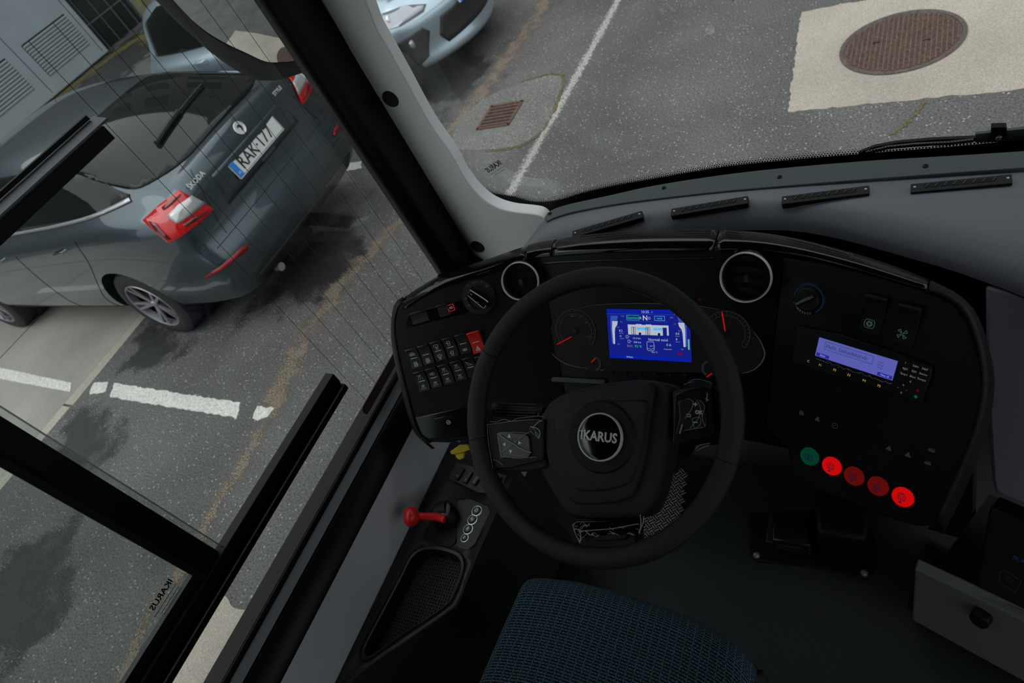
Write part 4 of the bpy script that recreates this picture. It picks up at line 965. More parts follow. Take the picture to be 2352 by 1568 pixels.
hood('hood_end', [(990, 1016), (960, 990), (932, 890), (912, 800), (906, 745), (914, 706), (924, 696)], [(978, 1016), (950, 985), (922, 890), (903, 800), (900, 745), (907, 700), (926, 683)], 'plastic', o1=-.03)
sheet([[pick(*p, .0015) for p in ((1245, 604), (1300, 599), (1450, 594), (1640, 590))], [pick(*p, -.002) for p in ((1245, 610), (1300, 606), (1450, 600), (1640, 596))]], 'semigloss', 'hood_lip', thick=.002)
# back of the instrument panel down to the bulkhead
obj('panel_back', MB().prism([V((-.93, .82, 1.55)), V((-.70, .90, 1.60)), V((-.22, .92, 1.60)), V((-.05, .86, 1.55)), V((-.05, .98, 1.5)), V((-.93, .98, 1.5))], (0, 0, -.42)), 'plastic', binn)
# round air vents
def airvent(fr, px_, R, tilt=0, name='air_vent'):
    a, b = fr.uv(*px_, .014); F = fr.sub(a, b, .014)
    v_ = obj(name, MB().lathe(F, [(R*.94, .004), (R*.86, .0), (R*.82, -.008), (R*.80, -.013), (0, -.013)], 40, caps=False), 'plastic', binn)
    obj('chrome_ring', MB().lathe(F, [(R*.93, .003), (R*.945, .009), (R*.975, .0105), (R, .008), (R*1.01, .001), (R*.97, -.006)], 48, caps=False), 'chrome', v_)
    obj('outer_collar', MB().lathe(F, [(R*1.0, .003), (R*1.05, -.002), (R*1.08, -.016)], 40, caps=False), 'gloss', v_)
    for k in (-1, 0, 1):
        y = k*R*.42; L = math.sqrt((R*.78)**2-y*y); c = cos(tilt); s_ = sin(tilt)
        obj('louvre', MB().prism([F.pt(x*c-(y+R*.10*(1-(x/L)**2))*s_, x*s_+(y+R*.10*(1-(x/L)**2))*c, -.006) for x in [L*(i/8-1) for i in range(17)]]+[F.pt(x*c-(y+R*.10*(1-(x/L)**2)-.004)*s_, x*s_+(y+R*.10*(1-(x/L)**2)-.004)*c, .0) for x in [L*(1-i/8) for i in range(17)]], -.0015*F.n), 'console', v_)
    obj('slider_tab', MB().rbox(F, 0, -R*.06, .007, .012, -.004, .003, .002), 'console', v_)
    return v_
airvent(PL, (1196, 645), .0385, rad(5))
airvent(PC, (1714, 636), .0425, rad(-8))
cw = sheet([[pick(*p, .001) for p in ((1672, 600), (1690, 583), (1722, 578), (1752, 590), (1768, 610))], [pick(*p, -.012) for p in ((1680, 585), (1698, 560), (1724, 548), (1748, 562), (1762, 596))]], 'gloss', 'vent_cowl', n=14)
# headlamp dial
a, b = PL.uv(1101, 682); F = PL.sub(a, b)
dl_ = obj('light_dial', MB().lathe(F, [(0, .002), (.0235, .002), (.0245, .005), (.036, .0045), (.0375, .002), (.0385, -.001)], 48), 'plastic', binn)
kr = rad(-52); c, s_ = cos(kr), sin(kr)
def rp2(F, pts, ang, h): return [F.pt(x*cos(ang)-y*sin(ang), x*sin(ang)+y*cos(ang), h) for x, y in pts]
oval = [(-.021, .0055), (-.018, .0068), (0, .0072), (.018, .0082), (.0235, .0078), (.0235, -.0078), (.018, -.0082), (0, -.0072), (-.018, -.0068), (-.021, -.0055)]
obj('dial_grip', MB().prism(rp2(F, oval, kr, .002), .016*F.n), 'gloss', dl_, bevel=.0012)
kk = MB(); o2 = [(x*1.0, y) for x, y in oval]
kk.tube(rp2(F, [(-.021, .0060), (0, .0078), (.018, .0088), (.0240, .0082)], kr, .018), .0012, 6); kk.tube(rp2(F, [(-.019, -.0062), (0, -.0074), (.018, -.0084), (.0240, -.0080), (.0244, 0)], kr, .018), .0007, 6)
obj('chrome_edge', kk, 'chrome', dl_)
pr = MB(); fD = F
pr.line(fD, [tuple((V((x*c-y*s_, x*s_+y*c)))) for x, y in ((-.016, 0), (-.012, 0))], .0009, .0182, .0186)
obj('grip_mark', pr, 'white', dl_)
pr = MB()
def circ_(F, a, b, r, wd, c0, mbx, a0=0, a1=2*pi, seg=16): mbx.line(F, [(a+r*cos(a0+(a1-a0)*k/seg), b+r*sin(a0+(a1-a0)*k/seg)) for k in range(seg+1)], wd, c0, c0+.0004)
def dialpos(px_): return F.uv(*px_)
for txt, p, z in (('0', (1077, 655), .0062), ('Auto', (1092, 647), .0055)):
    u_, v_ = F.uv(*p); pr.text(F, u_, v_, txt, z, .0047, .0003, 'CENTER')
def lampicon(F, u_, v_, s, mbx, c0=.0047, back=False, bars=3):
    k = -1 if back else 1
    mbx.line(F, [(u_+k*s*(0+.5*cos(t)), v_+s*.5*sin(t)) for t in [pi/2-pi*i/8 for i in range(9)]]+[(u_, v_+s*.5)], s*.13, c0, c0+.0003)
    for i in range(bars): mbx.line(F, [(u_-k*s*.25, v_+s*(.35-.35*i)), (u_-k*s*.85, v_+s*(.35-.35*i))], s*.12, c0, c0+.0003)
for p in ((1120, 656), (1072, 684), (1078, 700)):
    u_, v_ = F.uv(*p); lampicon(F, u_, v_, .0040, pr, back=p[0] == 1078)
u_, v_ = F.uv(1108, 647); pr.line(F, [(u_-.004, v_), (u_-.0015, v_+.001)], .0006, .0047, .005); pr.line(F, [(u_+.004, v_), (u_+.0015, v_+.001)], .0006, .0047, .005); circ_(F, u_, v_, .0013, .0006, .0047, pr, seg=8)
obj('dial_symbols', pr, 'whitedim', dl_)
u_, v_ = F.uv(1104, 692); pr = MB(); circ_(F, u_, v_, .0022, .0006, .0183, pr, seg=10); obj('grip_symbol', pr, 'whitedim', dl_)
# ---- symbols
def sym(mbx, F, u, v, kind, s=.006, c0=.0003):
    ln = lambda pts, cl=False, w_=.0007: mbx.line(F, [(u+x*s, v+y*s) for x, y in pts], w_, c0, c0+.0003, cl)
    if kind == 'bus': ln([(-.9, -.5), (-.9, .5), (.9, .5), (.9, -.5)], True); ln([(-.9, 0), (.9, 0)]); ln([(-.3, .5), (-.3, 0)]); ln([(.3, .5), (.3, 0)])
    elif kind == 'busf': ln([(-.4, -.7), (-.5, .8), (.5, .8), (.4, -.7)], True); ln([(-.45, 0), (.45, 0)]); ln([(-1, .3), (-.6, .1)])
    elif kind == 'door': ln([(-.6, -.8), (-.6, .8), (.6, .8), (.6, -.8)], True); ln([(0, .8), (0, -.8)]); ln([(-.35, .4), (-.35, -.4)]); ln([(.35, .4), (.35, -.4)]); ln([(.7, -.1), (1.1, -.3)])
    elif kind == 'wiper': ln([(-.9, .7), (0, 1), (.9, .7), (.6, -.1), (-.6, -.1)], True); ln([(0, -.3), (0, .5)]); ln([(-.4, -.9), (.4, -.4)]); ln([(.4, -.9), (-.4, -.4)])
    elif kind == 'lamp': ln([(-.7, .7), (.7, .7)]); ln([(-.4, .3), (.4, .3), (.2, .7), (-.2, .7)], True); ln([(-.5, 0), (-.9, -.7)]); ln([(0, 0), (0, -.8)]); ln([(.5, 0), (.9, -.7)])
    elif kind == 'car': ln([(-.9, -.4), (-.9, .1), (-.4, .6), (.5, .6), (.9, .1), (.9, -.4)], True); ln([(-.6, .1), (.6, .1)]); ln([(-.6, -.1), (.6, -.1)])
    elif kind == 'horn': ln([(-.8, .3), (-.8, -.3), (-.2, -.3), (-.2, .3)], True); ln([(0, .5), (0, -.5)]); ln([(.3, .5), (.8, .3), (.8, -.3), (.3, -.5)], True)
    elif kind == 'tri': ln([(-.8, -.6), (.8, -.6), (0, .9)], True, .001); ln([(-.3, -.3), (.3, -.3), (0, .35)], True, .0008)
    elif kind == 'ramp': ln([(-1, .9), (-.5, -.7), (1, -.7), (-.6, .4)])
    elif kind == 'hex': circ_(F, u, v, s*.9, .0007, c0, mbx, seg=8); ln([(-.35, .4), (-.35, -.4)]); ln([(.35, .4), (.35, -.4)]); ln([(-.35, 0), (.35, 0)])
    elif kind == 'gear': ln([(-.7, .9), (.7, .9), (1, .5), (1, -.5), (.7, -.9), (-.7, -.9), (-1, -.5), (-1, .5)], True); circ_(F, u, v, s*.35, .0009, c0, mbx, seg=8); circ_(F, u, v, s*.62, .0008, c0, mbx, seg=6)
    elif kind == 'fan':
        for k in range(4):
            a = pi/4+k*pi/2; ln([(.15*cos(a), .15*sin(a)), (1.0*cos(a-.3), 1.0*sin(a-.3)), (1.1*cos(a+.25), 1.1*sin(a+.25)), (.15*cos(a), .15*sin(a))], False, .0008)
# ---- rocker switches on the left wing
def rocker(px4, mt='semigloss', top=None, bot=None, par=binn, fr=PL, bar=True, hgt=.010):
    """px4: top-left, top-right, bottom-right, bottom-left of the key"""
    q = [fr.uv(*p) for p in px4]; u0 = (q[0][0]+q[3][0])/2; u1 = (q[1][0]+q[2][0])/2; v1 = (q[0][1]+q[1][1])/2; v0 = (q[2][1]+q[3][1])/2
    cu, cv, su, sv = (u0+u1)/2, (v0+v1)/2, (u1-u0), (v1-v0); F = fr.sub(cu, cv)
    prof = [(-.5, .001), (-.5, hgt*.45), (-.15, hgt*.30), (0, hgt*.42), (.25, hgt*.62), (.47, hgt), (.5, hgt*.9), (.5, .001)]
    k = MB().prism([F.pt(-su/2, y*sv, h) for y, h in prof], su*F.u)
    o = obj('rocker_switch', k, mt, par, bevel=.0008)
    n_ = (F.pt(0, .25*sv, hgt*.62)-F.pt(0, 0, hgt*.42)); 
    if bar: obj('indicator_bar', MB().box(F, 0, .01*sv, su*.55, .0011, hgt*.42, hgt*.42+.0014), 'white' if mt != 'redsat' else 'white', o)
    def face(y0, h0, y1, h1): 
        d = (F.pt(0, y1*sv, h1)-F.pt(0, y0*sv, h0)); n = F.u.cross(d); return Fr((F.pt(0, y1*sv, h1)+F.pt(0, y0*sv, h0))/2, n=n, ux=F.u)
    s = MB()
    if top: sym(s, face(.02, hgt*.42, .42, hgt*.93), 0, 0, top, su*.24, .0009)
    if bot:
        fb = face(-.45, hgt*.42, -.15, hgt*.32); sym(s, fb, 0, 0, bot, su*.22, .0014)
    if s.v: obj('key_symbol', s, 'white', o)
    return o
def zz(x, y): return (850+x/3.92, 500+y/3.92)
r1 = [((325, 1185), (425, 1160)), ((432, 1152), (530, 1128)), ((543, 1118), (640, 1095)), ((653, 1085), (752, 1062)), ((765, 1052), (865, 1030))]
T1 = ['car', None, 'wiper', 'busf', None]; B1 = ['door', 'door', 'wiper', 'busf', 'horn']
for (a, b), t, bt in zip(r1, T1, B1):
    rocker([zz(*a), zz(*b), zz(b[0]+58, b[1]+176), zz(a[0]+58, a[1]+176)], 'semigloss', t, bt)
rocker([zz(880, 1036), zz(985, 1002), zz(1045, 1195), zz(940, 1225)], 'redsat', None, 'tri', hgt=.014)
r2 = [((393, 1388), (492, 1365)), ((502, 1357), (600, 1335)), ((612, 1325), (710, 1302)), ((722, 1292), (822, 1270)), ((833, 1262), (932, 1240)), ((945, 1258), (1045, 1210))]
for i, ((a, b), t, bt) in enumerate(zip(r2, ['lamp', 'horn', 'lamp', 'lamp', 'ramp', None], ['lamp', 'lamp', 'lamp', 'lamp', None, None])):
    rocker([zz(*a), zz(*b), zz(b[0]+60, b[1]+178), zz(a[0]+60, a[1]+178)], 'semigloss', t, bt)
# recess for the two upper switches
q = [PL.uv(*zz(*p)) for p in ((345, 862), (880, 730), (890, 850), (315, 1000))]
up = obj('switch_recess', MB().prism([PL.pt(*p, .0002) for p in q], .0012*PL.n), 'gloss', binn, bevel=.0005)
for pts, rd in ((((355, 865), (500, 825), (545, 920), (395, 960)), 0), (((595, 790), (690, 765), (735, 865), (640, 895)), 1)):
    rocker([zz(*p) for p in pts], 'semigloss', None, None, bar=False, hgt=.006)
pr = MB(); u_, v_ = PL.uv(*zz(733, 808)); pr.line(PL, [(u_-.0065, v_-.0065), (u_+.0065, v_-.0065), (u_+.0065, v_+.0065), (u_-.0065, v_+.0065)], .0013, .002, .0025, True); obj('red_outline', pr, 'ringred', up)
pr = MB(); sym(pr, PL, u_, v_, 'bus', .0038, .002); obj('key_symbol', pr, 'white', up)
# glossy foot with the parking brake key
ft = MB().prism([PL.at(*p, .001) for p in ((955, 958), (1075, 932), (1082, 1000), (1040, 1004), (985, 1006), (970, 996))], .004*PL.n)
fo = obj('foot_strip', ft, 'gloss', binn, bevel=.0015)
rocker([(1002, 958), (1048, 948), (1055, 975), (1006, 988)], 'gloss', None, None, bar=False, hgt=.009, par=fo)
pr = MB(); u_, v_ = PL.uv(1034, 966); sym(pr, PL, u_, v_, 'hex', .0052, .0105); obj('key_symbol', pr, 'white', fo)
# ---- right wing: heater dial, fan switches, buttons
a, b = PR.uv(1859, 686); F = PR.sub(a, b)
hd = obj('heater_dial', MB().lathe(F, [(0, .012), (.017, .012), (.0195, .010), (.0205, .004), (.024, .0035), (.0265, .001), (.0265, -.001)], 40), 'plastic', binn)
pr = MB(); circ_(F, 0, 0, .0238, .0016, .0038, pr, a0=-pi*.25, a1=pi*1.0, seg=30); obj('blue_scale', pr, 'blue', hd)
obj('dial_grip', MB().prism(rp2(F, [(-.017, -.003), (.017, -.003), (.017, .003), (-.017, .003)], rad(38), .012), .007*F.n), 'gloss', hd, bevel=.0012)
pr = MB(); pr.line(F, [(-.0195, -.010), (-.0165, -.0085)], .0008, .0105, .0108)
for i, ch in enumerate('Webasto'):
    an = rad(228+i*10.5); ff = F.sub(.0228*cos(an), .0228*sin(an), 0, an+pi/2); pr.text(ff, 0, 0, ch, .0066, .0042, .0003, 'CENTER')
obj('dial_print', pr, 'white', hd)
for (p4, sm) in ((((1996, 684), (2036, 692), (2022, 764), (1976, 752)), 'gear'), (((2072, 704), (2112, 714), (2098, 790), (2052, 776)), 'fan')):
    q = [PR.uv(*p) for p in p4]; cu = sum(x for x, y in q)/4; cv = sum(y for x, y in q)/4; F = PR.sub(cu, cv)
    prof = [(-.030, .001), (-.030, .003), (0, .003), (.016, .007), (.028, .013), (.031, .011), (.031, .001)]
    o = obj('rocker_switch', MB().prism([F.pt(-.0155, y, h) for y, h in prof], .031*F.u), 'plastic', binn, bevel=.001)
    fg = Fr(F.pt(0, .022, .0101), n=F.u.cross(F.pt(0, .028, .013)-F.pt(0, .016, .007)), ux=F.u); g_ = MB()
    for r_ in range(2):
        for c_ in range(5): g_.box(fg, -.010+c_*.0045+r_*.001, -.001-.005*r_, .0026, .0026, .0002, .0009)
    obj('grip_pattern', g_, 'dark', o)
    pr = MB(); sym(pr, F, -.002, -.014, sm, .0072, .0031); obj('key_symbol', pr, 'icongreen', o)
for i, (p, mt) in enumerate((((1861, 1047), 'btngreen'), ((1912, 1069), 'btnred'), ((1963, 1092), 'btnred2'), ((2018, 1115), 'btnred2'), ((2075, 1140), 'btnred'))):
    a, b = PR.uv(*p); F = PR.sub(a, b); o = obj('door_button', MB().lathe(F, [(0, .006), (.0135, .0055), (.0155, .0035), (.0158, .001), (.0158, -.001)], 36), mt, binn)
    obj('button_collar', MB().lathe(F, [(.0160, .002), (.0178, .003), (.0185, .0)], 32, caps=False), 'plastic', o)
    pr = MB(); ln = lambda pts, cl=True: pr.line(F, [(x*.0062, y*.0062) for x, y in pts], .0008, .0062, .0066, cl)
    if i == 0: ln([(-.95, -.8), (-.95, .5), (-.6, .9), (-.1, .9), (-.1, -.8)]); ln([(.1, -.8), (.1, .9), (.6, .9), (.95, .5), (.95, -.8)]); ln([(-1.3, .1), (1.3, .1)], False)
    else: ln([(-.7, -.6), (-.7, .6), (0, 1.1), (.7, .6), (.7, -.6)]); ln([(-.25, -.6), (-.25, .6)], False); ln([(.25, -.6), (.25, .6)], False); circ_(F, -.001, -.0095*.8, .0013, .0012, .0062, pr, seg=8)
    if i == 4: ln([(-1.0, -.3), (-1.0, .8), (-.3, 1.3), (.3, 1.0)], False)
    obj('button_symbol', pr, 'scrk', o)
for p, k_ in (((1841, 948), 'door'), ((1878, 962), 'tri'), ((1918, 977), 'o'), ((2042, 1029), 'tri'), ((2086, 1044), 'tri'), ((2140, 1034), 'car'), ((2131, 1063), 'car')):
    pr = MB(); u_, v_ = PR.uv(*p)
    if k_ == 'o': circ_(PR, u_, v_, .0045, .0006, .0005, pr, seg=12); pr.line(PR, [(u_-.002, v_), (u_, v_), (u_+.001, v_+.002)], .0005, .0005, .0008)
    else: sym(pr, PR, u_, v_, k_, .0045, .0005)
    obj('faint_symbol', pr, 'iconw2', binn)
a, b = PR.uv(1806, 646); obj('panel_screw', MB().lathe(PR.sub(a, b), [(0, .003), (.003, .002), (.0055, .0005), (.0055, -.001)], 18), 'gloss', binn)
a, b = PR.uv(1690, 690)
pr = MB(); lampicon(PC, *PC.uv(1608, 688), .004, pr, .0006); obj('warning_lamp', pr, 'red3', binn)
# ================================================================ INSTRUMENT CLUSTER
clu = thing('instrument_cluster', 'instrument cluster with two round gauges and blue screen behind the steering wheel', 'instrument cluster', PC.at(1500, 765))
def z7(x, y): return (1200+x/3.92, 650+y/3.92)
def P7(x, y, off=.002): return PC.at(*z7(x, y), off)
def U7(x, y, off=.002): return PC.uv(*z7(x, y), off)
fcp = cat_rom([P7(*p, .0) for p in ((250, 450), (300, 330), (500, 215), (760, 185), (1280, 185), (1600, 205), (1900, 260), (2080, 420), (2180, 640), (2120, 760), (1980, 815), (1500, 800), (740, 785), (560, 770), (380, 730), (265, 620))], 5, True)
face = obj('face_plate', MB().prism(fcp, .0015*PC.n), 'dark', clu)
ol = MB()
for ln_, w0 in (([(497, 232), (640, 200), (850, 186), (1100, 183), (1280, 186), (1450, 193), (1600, 208), (1770, 240)], .0007), ([(248, 590), (280, 650), (370, 715), (470, 750), (590, 768)], .0012), ([(700, 783), (732, 785)], .0010), ([(2085, 440), (2140, 520), (2175, 600), (2178, 660), (2140, 730), (2070, 785), (1978, 812)], .0013)):
    P = cat_rom([P7(*p, .003) for p in ln_], 6); n = len(P); ol.tube(P, [w0*(.35+.65*sin(pi*i/(n-1))) for i in range(n)], 6)
obj('outline_trim', ol, 'iconw2', clu)
def gauge(c7, r7, npix, npos, label, a0, a1, numerals=()):
    a, b = U7(*c7); ra, rb = U7(c7[0], c7[1]-r7); R = abs(rb-b)*1.0; F = PC.sub(a, b, .0016)
    o = obj('gauge', MB().lathe(F, [(0, 0), (R, 0), (R, .0008), (0, .0008)], 40), 'dark', clu)
    pr = MB(); circ_(F, 0, 0, R, .0007, .001, pr, a0, a1, 36); circ_(F, 0, 0, R*.80, .0005, .001, pr, a0, a1, 30)
    for k in range(25):
        t = a0+(a1-a0)*k/24; l = .90 if k % 3 else .84; pr.line(F, [(R*l*cos(t), R*l*sin(t)), (R*.97*cos(t), R*.97*sin(t))], .0005, .001, .0013)
    for t, s in numerals: pr.text(F, R*.70*cos(t), R*.70*sin(t), s, R*.14, .001, .0003, 'CENTER')
    obj('gauge_scale', pr, 'iconw2', o)
    q0 = F.uv(*z7(*npix), .003); q1 = F.uv(*z7(*npos), .003)
    obj('needle', MB().line(F, [q0, q1], .0016, .0025, .0035), 'needle', o)
    obj('needle_hub', MB().lathe(F, [(0, .004), (R*.12, .0035), (R*.14, .001)], 20), 'plastic', o)
    return o
g1 = gauge((478, 430), 195, (440, 484), (313, 550), 'speed', rad(-40), rad(222), ((rad(90), 'km/h'), (rad(-20), '120'), (rad(35), '80'), (rad(65), '60'), (rad(100), '40')))
g2 = gauge((1840, 450), 200, (1830, 462), (1796, 265), 'power', rad(-40), rad(215))
gauge((640, 722), 68, (622, 710), (656, 675), 'temp', rad(-70), rad(60))
gauge((1690, 770), 72, (1660, 844), (1704, 812), 'charge', rad(110), rad(240))
for i in range(6):
    a, b = U7(795+i*133, 800+i*6); obj('cluster_key', MB().lathe(PC.sub(a, b, .0015), [(0, .002), (.003, .0015), (.0035, 0)], 12), 'plastic', clu)
obj('lower_ledge', MB().prism([P7(*p, .001) for p in ((290, 838), (745, 862), (760, 872), (740, 905), (240, 880))], .006*PC.n), 'semigloss', clu, bevel=.001)
# screen and its drawing
sc = [P7(*p, .0022) for p in ((752, 233), (1498, 240), (1532, 703), (792, 679))]
q = [PC.uv(*z7(*p), .0022) for p in ((752, 233), (1498, 240), (1532, 703), (792, 679))]
su0 = (q[0][0]+q[3][0])/2; su1 = (q[1][0]+q[2][0])/2; sv1 = (q[0][1]+q[1][1])/2; sv0 = (q[2][1]+q[3][1])/2
SW, SH = su1-su0, sv1-sv0; FSc = PC.sub(su0, sv1, .0022)       # u right 0..SW, v down as negative
scr = obj('screen', MB().box(FSc, SW/2, -SH/2, SW, SH, 0, .0006), 'scr', clu)
def sg(nm, mbx, mt): return obj(nm, mbx, mt, scr)
def X(t): return t*SW/100
def Y(t): return -t*SH/60
def rct(m_, x0, y0, x1, y1, c=.0007, h=.0001): m_.prism([FSc.pt(X(x0), Y(y0), c), FSc.pt(X(x1), Y(y0), c), FSc.pt(X(x1), Y(y1), c), FSc.pt(X(x0), Y(y1), c)], h*FSc.n)
m_ = MB(); rct(m_, 0, 55.5, 100, 60); rct(m_, 0, 0, 100, 5.5); sg('bottom_band', m_, 'scr2')
m_ = MB(); m_.line(FSc, [(X(0), Y(5.7)), (X(100), Y(5.7))], .0004, .0008, .0010); m_.line(FSc, [(X(24), Y(14.2)), (X(75), Y(14.2))], .0004, .0008, .0010)
for s_, x0 in ((1, 5), (-1, 95)): m_.prism([FSc.pt(X(x0+s_*x), Y(y), .0008) for x, y in ((0, 8), (9, 8), (8.6, 11), (7, 14), (2.2, 14), (1.2, 22), (1.2, 42), (-.6, 42), (-1, 16))], .0001*FSc.n)
sg('tank_outline', m_, 'scrlight')
m_ = MB()
for s_, x0 in ((1, 5), (-1, 95)): m_.prism([FSc.pt(X(x0+s_*x), Y(y), .0010) for x, y in ((1.6, 14.5), (8.6, 14.5), (7.6, 19), (5, 22.5), (4, 27), (3.4, 42.5), (1.2, 42.5), (.8, 24))], .0001*FSc.n)
m_.text(FSc, X(43), Y(3), '10:35', SH*.075, .0008, .0002)
m_.text(FSc, X(42.3), Y(10.3), 'R', SH*.07, .0008, .0002, 'CENTER'); m_.text(FSc, X(53), Y(10.3), 'D', SH*.07, .0008, .0002, 'CENTER'); m_.text(FSc, X(47.7), Y(10.2), 'N', SH*.135, .0008, .0002, 'CENTER', bold=.0003)
m_.text(FSc, X(50), Y(35.5), 'Normál mód', SH*.075, .0008, .0002)
for t, x, y, h in (('8.2', 14.5, 26, .06), ('A', 15, 32.5, .055), ('8.0', 83, 27.5, .06), ('B', 83, 34, .055), ('0 A', 71.5, 41, .068), ('13.4 km', 31, 34.5, .052), ('240 km', 32, 39.3, .052), ('19.6 °C', 53, 50.5, .042), ('18.5 °C', 51.5, 43.2, .035), ('kompresszor', 68.5, 46, .03), ('Belépés', 22, 57.6, .045)):
    m_.text(FSc, X(x), Y(y), t, SH*h, .0010, .0002)
for x, y in ((14.5, 29), (15, 35.5), (82.5, 30.5), (82.5, 37)): m_.line(FSc, [(X(x), Y(y)), (X(x+5), Y(y))], .0003, .0008, .0010)
# bus from the side, tram front, pumps
m2 = m_
rct(m2, 25.8, 18.2, 75, 20.8, .0007); rct(m2, 25.8, 20.8, 68, 30.2, .0007); rct(m2, 72.8, 20.5, 75, 30); rct(m2, 36, 17.4, 43, 18.3); rct(m2, 48, 17.6, 55, 18.3); rct(m2, 40, 24.6, 46.5, 27)
pass
for x0, y0 in ((23, 31.5), (25, 37)): m2.line(FSc, [(X(x0), Y(y0)), (X(x0+2.4), Y(y0)), (X(x0+2.4), Y(y0+3.2)), (X(x0), Y(y0+3.2))], .0005, .0008, .0010, True); m2.line(FSc, [(X(x0+3.2), Y(y0+1.4)), (X(x0+4.6), Y(y0+1.4))], .0004, .0008, .0010)
m2.line(FSc, [(X(48.3), Y(39.5)), (X(48.8), Y(38.2)), (X(56.3), Y(38.2)), (X(56.8), Y(39.5)), (X(56.8), Y(47.5)), (X(55.6), Y(48.8)), (X(49.5), Y(48.8)), (X(48.3), Y(47.5))], .0006, .0008, .0010, True); m2.line(FSc, [(X(48.8), Y(45.8)), (X(52.5), Y(47)), (X(56.3), Y(45.8))], .0005, .0008, .0010)
sg('white_graphics', m_, 'scrw')
m_ = MB()
for x0, x1 in ((37, 47.5), (47.9, 51), (57, 62), (62.4, 67.5)): rct(m_, x0, 21.2, x1, 24.4, .0008)
m_.line(FSc, [(X(59), Y(7.6)), (X(71), Y(7.6)), (X(71), Y(12.6)), (X(59), Y(12.6))], .0006, .0008, .0011, True); m_.text(FSc, X(65), Y(10.1), 'ready', SH*.05, .0010, .0002, 'CENTER')
sg('cyan_graphics', m_, 'scrc')
m_ = MB(); m_.line(FSc, [(X(25.2), Y(7.2)), (X(40.3), Y(7.2)), (X(40.3), Y(12.8)), (X(25.2), Y(12.8))], .0006, .0008, .0011, True); m_.text(FSc, X(32.8), Y(10.1), 'Üzemkész', SH*.07, .0010, .0002, 'CENTER', sx=.85); m_.text(FSc, X(33), Y(44.3), '93 %', SH*.075, .0008, .0002); sg('green_text', m_, 'scrg')
m_ = MB(); m_.text(FSc, X(23.2), Y(44.3), 'SOC:', SH*.06, .0008, .0002); 
for x, y, t in ((18, 8.4, '10.0'), (16.5, 15.5, '7.5'), (12, 22, '5.0'), (11.5, 42.5, '0.0'), (77, 9, '10.0'), (81, 16.5, '7.5'), (86, 24, '5.0'), (88.5, 45.5, '0.0'), (55, 3, 'SZ')): m_.text(FSc, X(x), Y(y), t, SH*.04, .0008, .0002)
sg('grey_text', m_, 'scrdim')
m_ = MB()
for cx in (40.5, 63.5):
    m_.prism([FSc.pt(X(cx)+.0026*cos(2*pi*k/14), Y(28.8)+.0026*sin(2*pi*k/14), .0012) for k in range(14)], .0001*FSc.n)
for x0 in (30.5, 33.2, 47.8, 50.6): m_.line(FSc, [(X(x0), Y(21.2)), (X(x0+2.1), Y(21.2)), (X(x0+2.1), Y(29.6)), (X(x0), Y(29.6))], .0007, .0011, .0013, True)
sg('dark_graphics', m_, 'scrk')
m_ = MB(); rct(m_, 84.5, 49, 89.5, 52.4); sg('red_mark', m_, 'scrr')
m_ = MB(); m_.line(FSc, [(X(82.6), Y(1.6)), (X(85.6), Y(1.6)), (X(85.6), Y(4.6)), (X(82.6), Y(4.6))], .0005, .0008, .001, True); m_.line(FSc, [(X(84.1), Y(2)), (X(84.1), Y(4.2))], .0005, .0008, .001); sg('yellow_mark', m_, 'scry')
m_ = MB(); rct(m_, 96.6, 33.5, 98.4, 45.5); sg('green_bar', m_, 'gbar')
# ================================================================ DISPLAY UNIT on the right wing
ru = thing('radio_display_unit', 'black display unit with violet lit screen and small keypad on the right wing', 'display unit', PR.at(1980, 850))
def z3(x, y): return (1752+x/3.92, 560+y/3.92)
RQ = lambda x, y, o=0: PR.at(*z3(x, y), o)
obj('housing', MB().prism([RQ(*p, .0005) for p in ((330, 730), (700, 805), (1250, 985), (1540, 1100), (1520, 1200), (1440, 1425), (1190, 1335), (480, 1130), (380, 1085), (270, 1060))], .007*PR.n), 'plastic', ru, bevel=.0015)
q = [PR.uv(*z3(*p), .0085) for p in ((510, 838), (1215, 1058), (1165, 1235), (470, 1000))]
su0 = (q[0][0]+q[3][0])/2; su1 = (q[1][0]+q[2][0])/2; sv1 = (q[0][1]+q[1][1])/2; sv0 = (q[2][1]+q[3][1])/2
SW, SH = su1-su0, sv1-sv0; FR_ = PR.sub(su0, sv1, .0078)
rs = obj('screen', MB().box(FR_, SW/2, -SH/2, SW, SH, 0, .0006), 'rad_', ru)
m_ = MB(); ah = (.105*SW, -.30*SH)
m_.line(FR_, [(.10*SW, -.12*SH), (.72*SW, -.12*SH), (.72*SW, -.52*SH), (.10*SW, -.52*SH)], .0005, .0008, .001, True)
m_.text(FR_, .115*SW, -.33*SH, 'Hello, Székesfehérvár', SH*.30, .0008, .0002, sx=.78)
for i, t in enumerate(('Line:', 'Dest:', 'Trip:')): m_.text(FR_, .79*SW, -(.30+.14*i)*SH, t, SH*.13, .0008, .0002)
obj('screen_text', m_, 'radt', rs)
m_ = MB(); m_.box(FR_, .10*SW, -.88*SH, .17*SW, .17*SH, .0008, .0010); m_.box(FR_, .90*SW, -.88*SH, .18*SW, .17*SH, .0008, .0010); obj('soft_key_bar', m_, 'radb', rs)
m_ = MB(); m_.text(FR_, .10*SW, -.88*SH, 'Next', SH*.13, .0012, .0002, 'CENTER'); m_.text(FR_, .90*SW, -.88*SH, 'Clear all', SH*.12, .0012, .0002, 'CENTER'); obj('soft_key_text', m_, 'radw', rs)
m_ = MB()
for t, p in (('C', (410, 1055)), ('F1', (518, 1092)), ('F2', (648, 1135)), ('F3', (776, 1182)), ('F4', (913, 1230)), ('F5', (1047, 1278))):
    a, b = PR.uv(*z3(*p), .0078); m_.text(PR, a, b, t, .0052, .0078, .0003, 'CENTER')
obj('key_print', m_, 'amber', ru)
m_ = MB()
